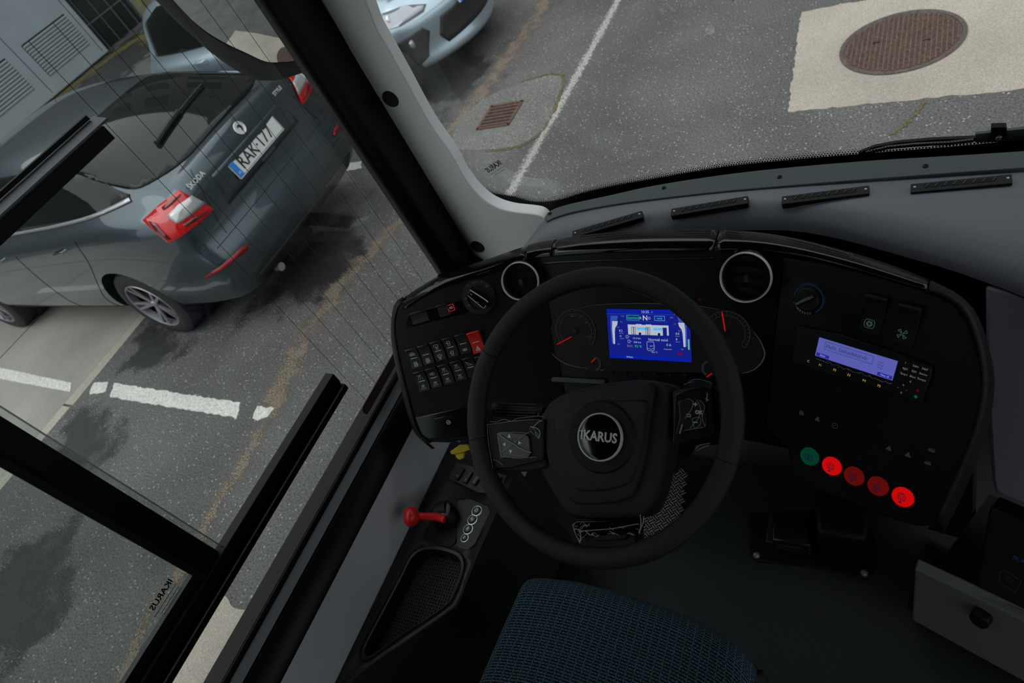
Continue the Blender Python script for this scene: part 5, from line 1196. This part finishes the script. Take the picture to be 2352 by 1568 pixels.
for t, p in (('1', (1285, 1070)), ('2abc', (1378, 1100)), ('3def', (1458, 1125)), ('4ghi', (1282, 1122)), ('5jkl', (1362, 1147)), ('6mno', (1445, 1172)), ('7pqrs', (1270, 1170)), ('8tuv', (1350, 1195)), ('9wxyz', (1430, 1220)), ('0', (1330, 1240)), ('↑', (1265, 1272)), ('↓', (1247, 1338)), ('–', (1218, 1290)), ('–', (1295, 1315))):
    a, b = PR.uv(*z3(*p), .0078); m_.text(PR, a, b, t, .0046, .0078, .0003, 'CENTER')
obj('keypad_print', m_, 'iconw', ru)
for p, mt in (((1395, 1318), 'red3'), ((1378, 1375), 'green2')):
    a, b = PR.uv(*z3(*p), .0078); obj('call_key', MB().disc(PR, a, b, .0022, .0078, .0085, 10), mt, ru)
random.seed(3); m_ = MB()
for k in range(7):
    x0 = 480+k*95; y0 = 1035+k*31; P = [RQ(x0+i*28, y0+i*9+random.uniform(-14, 14), .0095) for i in range(5)]; m_.tube(P, .00035, 4)
obj('film_crease', m_, 'steel', ru)
M['filmsheet'] = mat('film_sheet', (.022, .024, .027), .2)
M['crease'] = mat('film_crease', (.30, .31, .33), .3)
# ================================================================ STEERING WHEEL
W = Fr((-.463, .511, 1.811), t=32, b=0)
sw = thing('steering_wheel', 'black leather steering wheel with round chrome ringed badge', 'steering wheel', W.P)
rm = W.sub(0, 0)
R0, rt = .2185, .0165
nseg = 128; path = [rm.pt(R0*cos(2*pi*k/nseg), R0*sin(2*pi*k/nseg)) for k in range(nseg)]
def rt_(k):
    a = 2*pi*k/nseg; best = min(abs(((a-s+pi) % (2*pi))-pi) for s in (rad(52), rad(157), rad(197), rad(-12)))
    return rt*(1-.07*math.exp(-(best/.012)**2))
obj('rim', MB().tube(path, [rt_(k) for k in range(nseg)], 20, True), 'leather', sw, ang=70)
sm_ = MB()
for a in (rad(52), rad(157), rad(197), rad(-12)):
    c_ = rm.pt(R0*cos(a), R0*sin(a)); t_ = (-sin(a)*rm.u+cos(a)*rm.v); F = Fr(c_, n=t_, ux=rm.n); sm_ = MB().lathe(F, [(rt*.97, -.0012), (rt*1.01, 0), (rt*.97, .0012)], 28, caps=False); obj('rim_seam', sm_, 'rubber', sw)
hubO = -.012
def zw(x, y): return (1040+x/3.2667, 860+y/3.2667)
def WP(x, y, off=hubO): return rm.at(*zw(x, y), off)
def hubpoly(pp, off, k=5): return cat_rom([WP(*p, off) for p in pp], k, True)
outerp = [(1390, 42), (1560, 55), (1650, 95), (1660, 160), (1655, 300), (1650, 430), (1600, 700), (1560, 880), (1500, 1020), (1420, 1080), (1200, 1095), (1000, 1085), (880, 1060), (800, 950), (700, 780), (660, 660), (650, 520), (660, 400), (690, 280), (760, 190), (900, 120), (1120, 70)]
H1 = hubpoly(outerp, -.022)
innerp = [(1400, 60), (1500, 68), (1520, 140), (1500, 300), (1470, 520), (1430, 720), (1370, 880), (1330, 930), (1200, 965), (1000, 975), (900, 955), (840, 860), (740, 700), (705, 560), (700, 400), (720, 300), (790, 210), (930, 135), (1130, 85)]
H2 = hubpoly(innerp, -.012)
facep = [(1380, 190), (1440, 195), (1470, 215), (1455, 330), (1440, 480), (1400, 650), (1345, 790), (1300, 830), (1180, 865), (1040, 878), (950, 870), (900, 820), (850, 700), (800, 560), (770, 430), (762, 350), (790, 300), (900, 245), (1080, 205)]
H3 = hubpoly(facep, -.004)
def layered(lo_, dz0, inset, name, mt, par):
    """domed pad: outline, shoulder and crown"""
    c = sum(lo_, V((0, 0, 0)))/len(lo_); L0 = [p-rm.n*.04 for p in lo_]; L1 = [p+(c-p)*.015+rm.n*dz0*.6 for p in lo_]; L2 = [p+(c-p)*inset+rm.n*dz0 for p in lo_]; L3 = [p+(c-p)*(inset+.35)+rm.n*dz0*1.1 for p in lo_]
    lp_ = lambda L: L+[L[0]]
    mb = MB().strip(lp_(L0), lp_(lo_), lp_(L1), lp_(L2), lp_(L3)); mb.add(L3, [list(range(len(L3)))]); mb.add(L0, [list(range(len(L0)))])
    return obj(name, mb, mt, par, ang=60)
layered(H1, .008, .06, 'hub_surround', 'leather', sw)
layered(H2, .008, .05, 'hub_ring', 'leather', sw)
ac = layered(H3, .006, .05, 'airbag_cover', 'leather', sw)
bc = rm.uv(*zw(1110, 468), .006); Fb = rm.sub(bc[0], bc[1], .0055)
obj('badge_dish', MB().lathe(Fb, [(.0, .0004), (.030, .0004), (.052, .0014), (.0535, .0014), (.057, -.004)], 48), 'plastic', sw)
bd = obj('badge', MB().lathe(Fb, [(0, .0062), (.030, .0060), (.0345, .0050), (.0350, .001)], 48), 'gloss', sw)
obj('badge_ring', MB().lathe(Fb, [(.0345, .004), (.0352, .0068), (.0368, .0068), (.0375, .001)], 48, caps=False), 'chrome', bd)
obj('badge_lettering', MB().text(Fb, -.0315, 0, 'IKARUS', .0205, .0064, .0009, 'LEFT', sx=.90, bold=.0006).line(Fb, [(-.034, .0062), (-.026, .0062)], .0012, .0064, .0073).line(Fb, [(-.030, -.0062), (-.022, -.0062)], .0012, .0064, .0073), 'chrome', bd)
# left spoke
def poly3(pp, off, mt, nm, par, th=.012, bev=.0015): return obj(nm, MB().prism([WP(*p, off) for p in pp], -th*rm.n), mt, par, bevel=bev, seg=3)
ls = poly3([(200, 250), (265, 375), (700, 335), (700, 700), (520, 730), (310, 728), (150, 720), (110, 500), (150, 300)], -.008, 'leather', 'left_spoke', sw, .03, .006)
lpd = poly3([(258, 378), (430, 350), (690, 335), (680, 640), (430, 700), (305, 705), (285, 630)], -.001, 'fascia', 'left_control_pod', sw, .014)
kp = poly3([(325, 440), (345, 432), (545, 440), (575, 470), (585, 600), (560, 628), (370, 628), (348, 610)], .002, 'semigloss', 'key_pad', lpd, .003)
m_ = MB()
for cx, cy, r_ in ((424, 461, 90), (388, 523, 180), (501, 512, 0), (434, 576, 270)):
    a, b = rm.uv(*zw(cx, cy), .0025); an = rad(r_); m_.prism([rm.pt(a+.0042*cos(an+t), b+.0042*sin(an+t), .0024) for t in (0, 2.2, -2.2)], .0004*rm.n)
obj('arrow_print', m_, 'white', kp)
a, b = rm.uv(*zw(462, 507), .0025); m_ = MB(); circ_(rm, a, b, .0055, .0005, .0024, m_, seg=14); obj('centre_key', m_, 'dimmer', kp)
# protective film left on the controls: creases and torn edges
def crease(par, lines, rr=.0004, mt='film'):
    m_ = MB()
    for L in lines: m_.tube(cat_rom([rm.at(*zw(*p), .0045) for p in L], 3), rr, 5)
    obj('film_crease', m_, 'crease', par)
crease(kp, [[(350, 450), (405, 490), (450, 515), (520, 560), (590, 585)]], .0007)
crease(kp, [[(258, 378), (262, 460), (275, 560), (290, 640), (300, 700)], [(258, 376), (330, 366), (420, 352), (500, 345), (600, 338), (670, 345)], [(280, 350), (330, 355), (380, 335), (440, 350), (480, 330), (560, 320), (640, 312), (690, 318)], [(350, 625), (400, 612), (470, 628), (560, 622), (625, 618)], [(360, 580), (420, 545), (470, 505), (530, 455), (590, 425)], [(590, 395), (620, 420), (640, 450), (650, 480)], [(575, 400), (600, 440), (640, 470)], [(305, 640), (340, 650), (375, 680)], [(345, 436), (480, 432), (560, 440)], [(338, 450), (350, 540), (362, 620)]], .00035)
crease(kp, [[(580, 390), (635, 405), (655, 440), (640, 478), (618, 430)], [(600, 395), (650, 350), (670, 348)]], .0008)
# right spoke
poly3([(1640, 120), (1945, 75), (2085, 150), (2150, 300), (2120, 430), (2070, 450), (1970, 440), (1650, 520)], -.008, 'leather', 'right_spoke', sw, .03, .006)
rpd = poly3([(1665, 150), (1760, 110), (1935, 75), (1970, 440), (1650, 520)], -.001, 'semigloss', 'right_control_pod', sw, .014)
kp2 = poly3([(1690, 200), (1760, 175), (1880, 185), (1905, 370), (1890, 400), (1730, 425), (1700, 440), (1665, 455), (1700, 330)], .002, 'filmsheet', 'key_pad', rpd, .003)
m_ = MB()
for t, cx, cy, s_ in (('+', 1820, 226, .010), ('OK', 1846, 284, .0072), ('–', 1822, 355, .010), ('⊃', 1768, 304, .010)):
    a, b = rm.uv(*zw(cx, cy), .0024)
    if t == '⊃': m_.line(rm, [(a-.003, b-.0022), (a+.003, b-.0022), (a+.003, b+.0012), (a-.003, b+.0012)], .0008, .0022, .0026)
    else: m_.text(rm, a, b, t, s_, .0022, .0004, 'CENTER', bold=.0004)
obj('key_print', m_, 'white', kp2)
a, b = rm.uv(*zw(1905, 180), .0012); m_ = MB(); m_.line(rm, [(a, b+.008), (a, b-.004)], .0008, .0004, .0008); m_.line(rm, [(a-.002, b), (a+.003, b-.002)], .0008, .0004, .0008); obj('pod_mark', m_, 'white', rpd)
crease(kp2, [[(1700, 440), (1715, 400), (1722, 370)], [(1760, 180), (1800, 200), (1790, 260), (1740, 330)], [(1850, 190), (1890, 240), (1870, 320), (1895, 390)], [(1830, 190), (1860, 260), (1840, 330), (1780, 400)], [(1795, 330), (1815, 400), (1860, 370), (1850, 320), (1800, 330)], [(1735, 420), (1800, 408), (1880, 396)]], .00035)
crease(kp2, [[(1702, 445), (1712, 410), (1722, 375)]], .0011)
fl = MB(); random.seed(11)
fl.strip(*[[rm.at(*zw(1735+i*26, y0+random.uniform(-6, 6)-18*sin(pi*i/8)), .004+h_) for i in range(9)] for y0, h_ in ((110, 0), (75, .010), (68, .004))])
obj('loose_film', fl, 'filmsheet', rpd, ang=20)
crease(rpd, [[(1740, 108), (1745, 80), (1790, 45), (1830, 35), (1890, 45), (1942, 62), (1938, 85)], [(1750, 75), (1800, 90), (1870, 60), (1935, 70)], [(1820, 560), (1850, 530), (1900, 520), (1930, 515)], [(1830, 570), (1880, 545), (1925, 530)]], .0005)
# lower spoke
poly3([(980, 1265), (985, 1180), (1010, 1100), (1380, 1090), (1385, 1180), (1395, 1290), (1390, 1400), (975, 1400)], -.006, 'leather', 'lower_spoke', sw, .03, .006)
lo3 = poly3([(900, 1120), (930, 1100), (1180, 1098), (1425, 1095), (1405, 1195), (1300, 1200), (1180, 1195), (1040, 1205), (950, 1230), (910, 1180)], .0, 'gloss', 'lower_trim', sw, .012)
poly3([(1050, 1205), (1310, 1195), (1300, 1235), (1070, 1250)], -.002, 'plastic', 'lower_inset', sw, .005)
random.seed(5); cl_ = []
for k in range(13):
    x0 = random.uniform(905, 1050); y0 = random.uniform(1110, 1200); cl_.append([(x0, y0), (x0+random.uniform(10, 50), y0+random.uniform(-30, 30)), (x0+random.uniform(20, 80), y0+random.uniform(-20, 30))])
for k in range(9):
    x0 = random.uniform(1150, 1380); y0 = random.uniform(1120, 1195); cl_.append([(x0, y0), (x0+random.uniform(10, 50), y0+random.uniform(-10, 20)), (x0+random.uniform(20, 60), y0+random.uniform(-5, 25))])
crease(lo3, cl_, .00035)
crease(lo3, [[(945, 1175), (1080, 1165), (1200, 1155), (1330, 1130), (1395, 1120)], [(1405, 1050), (1412, 1110), (1400, 1195)], [(1432, 1060), (1430, 1110), (1395, 1185)], [(940, 1165), (960, 1200), (950, 1260), (965, 1230)], [(900, 1120), (915, 1180), (955, 1265)]], .0006)
# steering column with the stalk behind the wheel
col = thing('steering_column', 'dark steering column cover with a ribbed left stalk behind the wheel', 'steering column', (-.46, .62, 1.0))
cf = Fr(rm.pt(0, -.03, -.07), n=rm.n, ux=rm.u)
obj('column_cover', MB().rbox(cf, 0, 0, .12, .10, -.30, .0, .04).rbox(cf, 0, .02, .09, .08, -.75, -.30, .03), 'fascia', col, bevel=.006)
sA_ = rm.at(*zw(700, 268), -.05); sB_ = rm.at(*zw(320, 255), -.05); d_ = (sB_-sA_)
st_ = obj('stalk', MB().tube([sA_-d_*.9, sA_-d_*.05, sA_, sB_], [.006, .008, .0135, .0145], 18), 'plastic', col, bevel=.001)
for k in range(5): obj('stalk_rib', MB().tube([sA_+d_*.12+rm.n*.0132+rm.v*(.004-.005*(k-1)), sB_-d_*.08+rm.n*.0142+rm.v*(.004-.005*(k-1))], .0011, 6), 'console', st_)
m_ = MB(); a, b = rm.uv(*zw(640, 300), -.034); m_.text(rm, a, b, '0', .0085, -.035, .0004, 'CENTER'); lampicon(rm, a+.008, b, .004, m_, -.035, bars=0); obj('stalk_print', m_, 'whitedim', st_)
# ================================================================ SIDE CONSOLE
KZ = 1.36
KT = Fr((0, 0, KZ), n=(0, 0, 1), ux=(1, 0, 0))
con = thing('side_console', 'dark grey side console with netted tray below the driver window', 'console', (-.97, .4, .96))
out_ = [(1040, 1010), (1120, 1040), (1190, 1075), (1172, 1110), (1130, 1200), (1090, 1290), (1062, 1365), (1050, 1392), (1010, 1420), (930, 1475), (875, 1510), (835, 1540), (800, 1568), (760, 1600), (740, 1640)]
top_ = [KT.at(*p) for p in out_]
xl = -1.0695
body = [V((xl, .66, KZ))]+[V((min(max(p.x, xl), -.80), p.y, KZ)) for p in top_]+[V((xl, top_[-1].y-.02, KZ))]
obj('console_body', MB().strip([p-V((0, 0, .001)) for p in body+body[:1]], [p-V((0, 0, .38)) for p in body+body[:1]]), 'console', con)
# tray: rim with a sunken netted floor
tr = [(1006, 1254), (1040, 1262), (1062, 1275), (1068, 1300), (1060, 1330), (1048, 1360), (1034, 1385), (1000, 1412), (940, 1450), (880, 1492), (850, 1512), (836, 1518), (829, 1506), (838, 1480), (875, 1410), (920, 1325), (940, 1284), (955, 1266), (975, 1256)]
rim_o = cat_rom([KT.at(*p, .002) for p in tr], 3, True)
cc = sum(rim_o, V((0, 0, 0)))/len(rim_o)
r1_ = [cc+(p-cc)*.985+V((0, 0, .003)) for p in rim_o]; r2_ = [cc+(p-cc)*.93+V((0, 0, .002)) for p in rim_o]; r3_ = [cc+(p-cc)*.90-V((0, 0, .035)) for p in rim_o]
L_ = lambda q: q+[q[0]]
# deck plate with the tray opening left free
bmt = bmesh.new()
def ringfill(outer, inner, z):
    from mathutils.geometry import tessellate_polygon
    polys = [[V((p.x, p.y, 0)) for p in outer], [V((p.x, p.y, 0)) for p in inner]]
    allp = [V((p.x, p.y, z)) for p in outer+inner]; return allp, [list(t) for t in tessellate_polygon(polys)]
vs, fs = ringfill(body, rim_o, KZ+.001)
dk = obj('console_deck', MB().add(vs, fs), 'console', con)
so_ = dk.modifiers.new('thick', 'SOLIDIFY'); so_.thickness = .004; so_.offset = -1
obj('tray_rim', MB().strip(L_(rim_o), L_(r1_), L_(r2_), L_(r3_)), 'semigloss', con, ang=60)
obj('tray_floor', MB().add([p for p in r3_], [list(range(len(r3_)))]), 'dark', con)
# net of the tray floor
net = MB(); poly2 = [(p.x, p.y) for p in r3_]
def inside(x, y):
    c_ = False; j = len(poly2)-1
    for i in range(len(poly2)):
        xi, yi = poly2[i]; xj, yj = poly2[j]
        if (yi > y) != (yj > y) and x < (xj-xi)*(y-yi)/(yj-yi)+xi: c_ = not c_
        j = i
    return c_
NF = Fr((cc.x, cc.y, KZ-.0318), n=(0, 0, 1), ux=(1, 0, 0)); NF = NF.sub(0, 0, 0, rad(2)); pit = .0072
for di in (0, 1):
    for i in range(-60, 61):
        run = None
        for j in range(-61, 62):
            a, b = (i*pit, j*pit) if di else (j*pit, i*pit); p = NF.pt(a, b)
            ok = inside(p.x, p.y) and j < 61
            if ok and run is None: run = j
            if not ok and run is not None:
                j0, j1 = run, j-1
                if di: net.box(NF, i*pit, (j0+j1)/2*pit, .0022, (j1-j0+1)*pit, 0, .0012)
                else: net.box(NF, (j0+j1)/2*pit, i*pit, (j1-j0+1)*pit, .0022, 0, .0012)
                run = None
obj('tray_net', net, 'console', con)
# gear selector keys
gp_ = obj('gear_plate', MB().prism([KT.at(*p, .003) for p in ((1052, 1150), (1080, 1146), (1122, 1163), (1128, 1176), (1092, 1250), (1078, 1263), (1062, 1262), (1050, 1256))], .003*V((0, 0, 1))), 'console', con, bevel=.001)
for ch, p, r_ in (('D', (1096, 1174), .0112), ('N', (1086, 1194), .0108), ('R', (1076, 1216), .0108), ('S', (1068, 1236), .0086)):
    a, b = KT.uv(*p, .006); F = KT.sub(a, b, .006, rad(-28))
    o = obj('gear_key', MB().lathe(F, [(0, .005), (r_*.75, .0045), (r_*.9, .003), (r_*.95, 0)], 28), 'semigloss', con)
    obj('key_ring', MB().lathe(F, [(r_*.97, .001), (r_*1.02, .0032), (r_*1.15, .003), (r_*1.2, 0)], 32, caps=False), 'chrome', o)
    m_ = MB(); circ_(F, 0, 0, r_*.62, .0008, .0052, m_, seg=18); obj('key_groove', m_, 'whitedim', o)
    obj('key_letter', MB().text(F, 0, 0, ch, r_*1.05, .0052, .0003, 'CENTER', bold=.0004), 'white', o)
# bank of small switches
sb = obj('switch_bank', MB().prism([KT.at(*p, .002) for p in ((1030, 1100), (1050, 1062), (1165, 1092), (1155, 1118), (1140, 1136), (1100, 1132))], .003*V((0, 0, 1))), 'console', con, bevel=.001)
for (a, b) in (((1049, 1102), (1066, 1076)), ((1068, 1110), (1084, 1084)), ((1088, 1114), (1101, 1094)), ((1140, 1112), (1150, 1096))):
    p0, p1 = KT.at(*a, .005), KT.at(*b, .005); F = Fr((p0+p1)/2, n=(0, 0, 1), ux=(p1-p0)); L = (p1-p0).length
    o = obj('rocker_switch', MB().rbox(F, 0, 0, L, .012, 0, .006, .003), 'semigloss', con, bevel=.001)
    obj('indicator', MB().disc(F, -L*.25, 0, .0028, .006, .0066, 10), 'whitedim', o)
# parking brake lever
a, b = KT.uv(1030, 1192, .0); F = KT.sub(a, b, .0)
pb = thing('parking_brake_lever', 'red knobbed parking brake lever on the side console', 'parking brake', F.P)
obj('base_plate', MB().rbox(F, .005, -.01, .085, .11, .0025, .005, .015), 'plastic', pb)
obj('valve_housing', MB().lathe(F, [(.032, .004), (.031, .03), (.026, .042), (.012, .046), (0, .046)], 32), 'semigloss', pb)
obj('housing_shoulder', MB().tube([F.pt(-.012, .0, .030), F.pt(.014, .012, .034)], [.021, .019], 20), 'plastic', pb)
k0 = KT.at(1003, 1186, .05); k1 = KT.at(957, 1185, .075)
obj('lever_stem', MB().tube([k0+V((.02, 0, -.006)), k0, k1], [.0095, .0095, .0085], 16), 'redsat', pb)
ax = (k1-k0).normalized(); F = Fr(k1, n=ax, ux=V((0, 1, 0)))
F.P = KT.at(946, 1186, .078)
obj('lever_knob', MB().lathe(F, [(.0085, -.018), (.013, -.015), (.0205, -.006), (.0235, .002), (.022, .010), (.015, .0165), (.006, .019), (0, .0195)], 28), 'redsat', pb, ang=70)
# yellow release handle below the left wing
yk = thing('yellow_handle', 'small yellow release handle hanging under the left wing of the panel', 'handle', KT.at(1052, 1040, .12))
YF = Fr(KT.at(1052, 1036, .12), n=(.3, -.5, .8), ux=(1, .35, 0))
obj('handle_bow', MB().prism([YF.at(*p) for p in ((1033, 1037), (1055, 1021), (1073, 1020), (1080, 1032), (1064, 1038), (1045, 1043), (1036, 1043))], -.012*YF.n), 'yellow', yk, bevel=.002)
obj('handle_clip', MB().prism([YF.at(*p, -.008) for p in ((1044, 1042), (1066, 1038), (1064, 1052), (1054, 1056), (1047, 1050))], -.012*YF.n), 'yellow', yk, bevel=.002)
obj('handle_bracket', MB().box(YF, .03, .03, .05, .04, -.05, -.012), 'plastic', yk)
# ================================================================ SEAT
SZ = 1.44
seat = thing('driver_chair', 'driver seat with dark blue green ribbed fabric cushion in front of the camera', 'seat', (-.43, .1, .96))
# cushion outline measured on the cushion's top plane, then rounded over
ST = Fr((0, 0, SZ), n=(0, 0, 1), ux=(1, 0, 0))
fl_ = ST.at(1165, 1400); fc_ = ST.at(1295, 1352); fr_ = ST.at(1700, 1455)
cx = -.470; hw = .262
nu, nv = 40, 40; vs = []; st = []
yf, yb = .345, -.16
for j in range(nv+1):
    for i in range(nu+1):
        a = -1+2*i/nu; b = j/nv
        # across: arc length coordinate folds over the sides
        ea = abs(a); sx = math.copysign(min(ea, .82)/.82, a)
        yfront = yf-.045*abs(a)**2.6-.012*a
        y = yfront+(yb-yfront)*(max(0, b-.13)/.87)
        z = SZ+.010*(abs(a)**2)-.018*math.exp(-((a)/.45)**2)*.6
        x = cx+hw*(1-.10*(1-b)**3)*(a if ea < .82 else math.copysign(.82+(ea-.82)*.72, a))
        if ea > .82: t = (ea-.82)/.18; z -= .055*t*t
        if b < .13: t = 1-b/.13; y = yfront+.006+.020*sin(pi/2*min(1, t*1.6))-.02*(1-t)*0; z -= .085*t*t; 
        # piping seams: shallow grooves parting the side bolsters
        z -= .006*math.exp(-((ea-.60-.10*b)/.022)**2)
        vs.append(V((x, y, z))); st.append((a*hw*1.05, (yfront-y)+(-.0 if b >= .13 else -.085*(1-b/.13)), 0))
fs = [[j*(nu+1)+i, j*(nu+1)+i+1, (j+1)*(nu+1)+i+1, (j+1)*(nu+1)+i] for j in range(nv) for i in range(nu)]
cu_ = obj('seat_cushion', MB().add(vs, fs), 'fabric', seat, ang=70)
at_ = cu_.data.attributes.new('st', 'FLOAT_VECTOR', 'POINT')
for i, q in enumerate(st): at_.data[i].vector = q
sub_ = cu_.modifiers.new('smooth', 'SUBSURF'); sub_.levels = 1; sub_.render_levels = 1
# shell under the cushion
edge_ = [vs[j*(nu+1)] for j in range(nv, -1, -1)]+[vs[i] for i in range(1, nu+1)]+[vs[j*(nu+1)+nu] for j in range(1, nv+1)]
ec = V((cx, .1, 0))
e1 = [p+V((0, 0, -.001)) for p in edge_]; e0 = [V((ec.x+(p.x-ec.x)*1.035, ec.y+(p.y-ec.y)*1.02, p.z-.004)) for p in edge_]; e2 = [V((q.x, q.y, SZ-.13)) for q in e0]; e3 = [V((ec.x+(q.x-ec.x)*.8, ec.y+(q.y-ec.y)*.85, SZ-.17)) for q in e0]
obj('seat_shell', MB().strip(e1, e0, e2, e3), 'seatgrey', seat, ang=60)
obj('seat_base', MB().box(WX, cx, .08, .30, .34, .961, SZ-.15), 'seatgrey', seat, bevel=.01)
bk = MB(); rows = []
for j in range(13):
    t = j/12; yy = -.185-.12*t; zz_ = SZ+.02+.52*t; hw2 = .235-.07*t*t
    rows.append([V((cx+hw2*cos(pi*i/12)*-1, yy+.035*sin(pi*i/12)*(1), zz_)) for i in range(13)])
bo = obj('backrest', MB().strip(*rows), 'fabric', seat, ang=70)
at_ = bo.data.attributes.new('st', 'FLOAT_VECTOR', 'POINT')
for i, p in enumerate(v for r in rows for v in r): at_.data[i].vector = (p.x, p.z, 0)
so_ = bo.modifiers.new('thick', 'SOLIDIFY'); so_.thickness = .07; so_.offset = 1
# ================================================================ PEDALS, FOOT PLATE, BOXES
FZ = .96
FLr = Fr((0, 0, FZ), n=(0, 0, 1), ux=(1, 0, 0))
ped = thing('pedal_unit', 'black floor pedal on a bolted plate to the right of the steering wheel', 'pedal', FLr.at(1850, 1280))
obj('base_plate', MB().prism([FLr.at(*p, .001) for p in ((1722, 1180), (1905, 1170), (2010, 1225), (2005, 1322), (1985, 1330), (1860, 1302), (1735, 1290), (1724, 1270))], (0, 0, .006)), 'rubber', ped, bevel=.002)
obj('pedal_pad', MB().prism([FLr.at(*p, .05) for p in ((1774, 1186), (1850, 1184), (1862, 1262), (1775, 1250))], (0, .004, .016)), 'semigloss', ped, bevel=.004)
obj('pedal_bracket', MB().prism([FLr.at(*p, .012) for p in ((1772, 1186), (1870, 1190), (1862, 1276), (1762, 1256))], (0, 0, .03)), 'console', ped, bevel=.003)
obj('pedal_housing', MB().prism([FLr.at(*p, .01) for p in ((1880, 1180), (2000, 1225), (1998, 1300), (1885, 1285))], (0, .01, .12)), 'rubber', ped, bevel=.01)
for p in ((1737, 1274), (1985, 1315)):
    a, b = FLr.uv(*p, .008); F = FLr.sub(a, b, .007); obj('bolt', MB().lathe(F, [(0, .008), (.005, .007), (.0075, .003), (.0085, 0)], 16), 'steel', ped); 
for p in ((1770, 1252), (1850, 1264)):
    a, b = FLr.uv(*p, .045); obj('hinge_cap', MB().lathe(FLr.sub(a, b, .04), [(0, .01), (.006, .009), (.008, 0)], 14), 'rubber', ped)
pl2 = thing('tread_plate', 'shiny diamond tread footrest plate seen through the steering wheel', 'footrest', FLr.at(1545, 1160))
FT2 = Fr(FLr.at(1545, 1190, .03), n=(.12, -.42, .9), ux=(1, .0, 0))
pp = [(1520, 1085), (1578, 1078), (1570, 1130), (1563, 1190), (1555, 1215), (1500, 1252), (1470, 1262), (1440, 1250), (1440, 1100)]
obj('plate', MB().prism([FT2.at(*p) for p in pp], -.003*FT2.n), 'treadbase', pl2)
tr_ = MB(); c0 = [FT2.uv(*p) for p in pp]; us = [q[0] for q in c0]; vs_ = [q[1] for q in c0]; poly2 = c0; k = 0
yy = min(vs_)
while yy < max(vs_):
    xx_ = min(us)+(.009 if k % 2 else 0)
    while xx_ < max(us):
        if inside(xx_, yy):
            an = rad(38) if k % 2 else rad(-42); L = .0085
            for o_ in (-.0032, 0.0032): tr_.prism([FT2.pt(xx_+x*cos(an)-(y+o_*1)*sin(an), yy+x*sin(an)+(y+o_)*cos(an), 0) for x, y in ((-L, 0), (-L*.5, .0011), (L*.5, .0011), (L, 0), (L*.5, -.0011), (-L*.5, -.0011))], .0016*FT2.n)
        xx_ += .018
    yy += .011; k += 1
obj('tread_bars', tr_, 'steel', pl2)
obj('plate_bracket', MB().prism([FT2.at(*p, -.006) for p in ((1500, 1100), (1560, 1100), (1545, 1200), (1500, 1240))], (0, 0, -.06)), 'rubber', pl2)
# pale box with a black catch at the lower right
FX = Fr((-.035, .62, 1.12), t=80, b=-24)
bx = thing('pale_cabinet', 'pale grey low cabinet with a black catch at the lower right', 'cabinet', FX.at(2200, 1500))
fcx = [FX.at(*p) for p in ((2101, 1306), (2352, 1424), (2520, 1504), (2520, 1650), (2352, 1566), (2094, 1424))]
obj('front_panel', MB().prism(fcx, -.02*FX.n), 'boxgrey', bx, bevel=.005, seg=3)
top0 = [FX.at(*p) for p in ((2101, 1303), (2352, 1421), (2520, 1500))]; FXt = Fr(FX.at(2200, 1352), n=(-.15, -.3, .94), ux=FX.u)
topu = [FXt.at(*p) for p in ((2109, 1281), (2352, 1392), (2520, 1468))]
tsh = obj('top_edge', MB().slab(topu, [FXt.at(*p) for p in ((2100, 1308), (2352, 1426), (2520, 1506))], (0, 0, -.012)), 'boxgrey', bx, bevel=.004, seg=3)
obj('side_wall', MB().prism([FX.at(2103, 1306, -.004), FX.at(2095, 1420, -.004), FX.at(2095, 1420, -.12), FX.at(2103, 1306, -.12)], .01*FX.u), 'boxgrey', bx)
obj('cabinet_body', MB().box(FX, .245, -.045, .44, .15, -.26, -.022).box(FX, .245, -.14, .42, .04, -.26, -.05), 'rubber', bx)
a, b = FX.uv(2258, 1412); obj('catch', MB().prism(rp2(FX.sub(a, b), [(x*.0165, y*.0195) for x, y in ((-1, .6), (-.75, 1), (0, 1.02), (.8, .85), (1, .4), (.95, -.3), (.55, -.95), (0, -1), (-.7, -.75), (-1, -.2))], 0, 0), .018*FX.n), 'rubber', bx, bevel=.003, seg=3)
obj('plinth', MB().box(FX, .2, -.16, .42, .12, -.14, -.03), 'rubber', bx)
# dark terminal above the cabinet
FY = Fr((.10, .66, 1.30), t=60, b=-22)
tm = thing('dark_terminal', 'black ticket terminal with faint blue text at the right edge', 'terminal', FY.at(2320, 1250))
obj('terminal_body', MB().prism([FY.at(*p) for p in ((2272, 1165), (2352, 1200), (2500, 1262), (2500, 1470), (2352, 1400), (2240, 1345))], -.05*FY.n), 'rubber', tm, bevel=.005)
m_ = MB(); a, b = FY.uv(2326, 1278, .0005); m_.text(FY, a, b, 'IKARUS', .012, .0004, .0004, 'LEFT'); obj('blue_text', m_, 'blue', tm)
m_ = MB(); a, b = FY.uv(2318, 1332); m_.line(FY, [(a-.012, b-.013), (a-.016, b+.006), (a-.010, b+.016), (a+.016, b+.010), (a+.014, b-.018)], .0008, .0004, .0008, True); m_.line(FY, [(a-.005, b), (a+.006, b-.002)], .0008, .0004, .0008); m_.line(FY, [(a-.005, b+.005), (a+.006, b+.003)], .0008, .0004, .0008); obj('key_outline', m_, 'dimmer', tm)
obj('terminal_stand', MB().box(FY, .12, .0, .12, .08, -.14, -.05), 'rubber', tm)
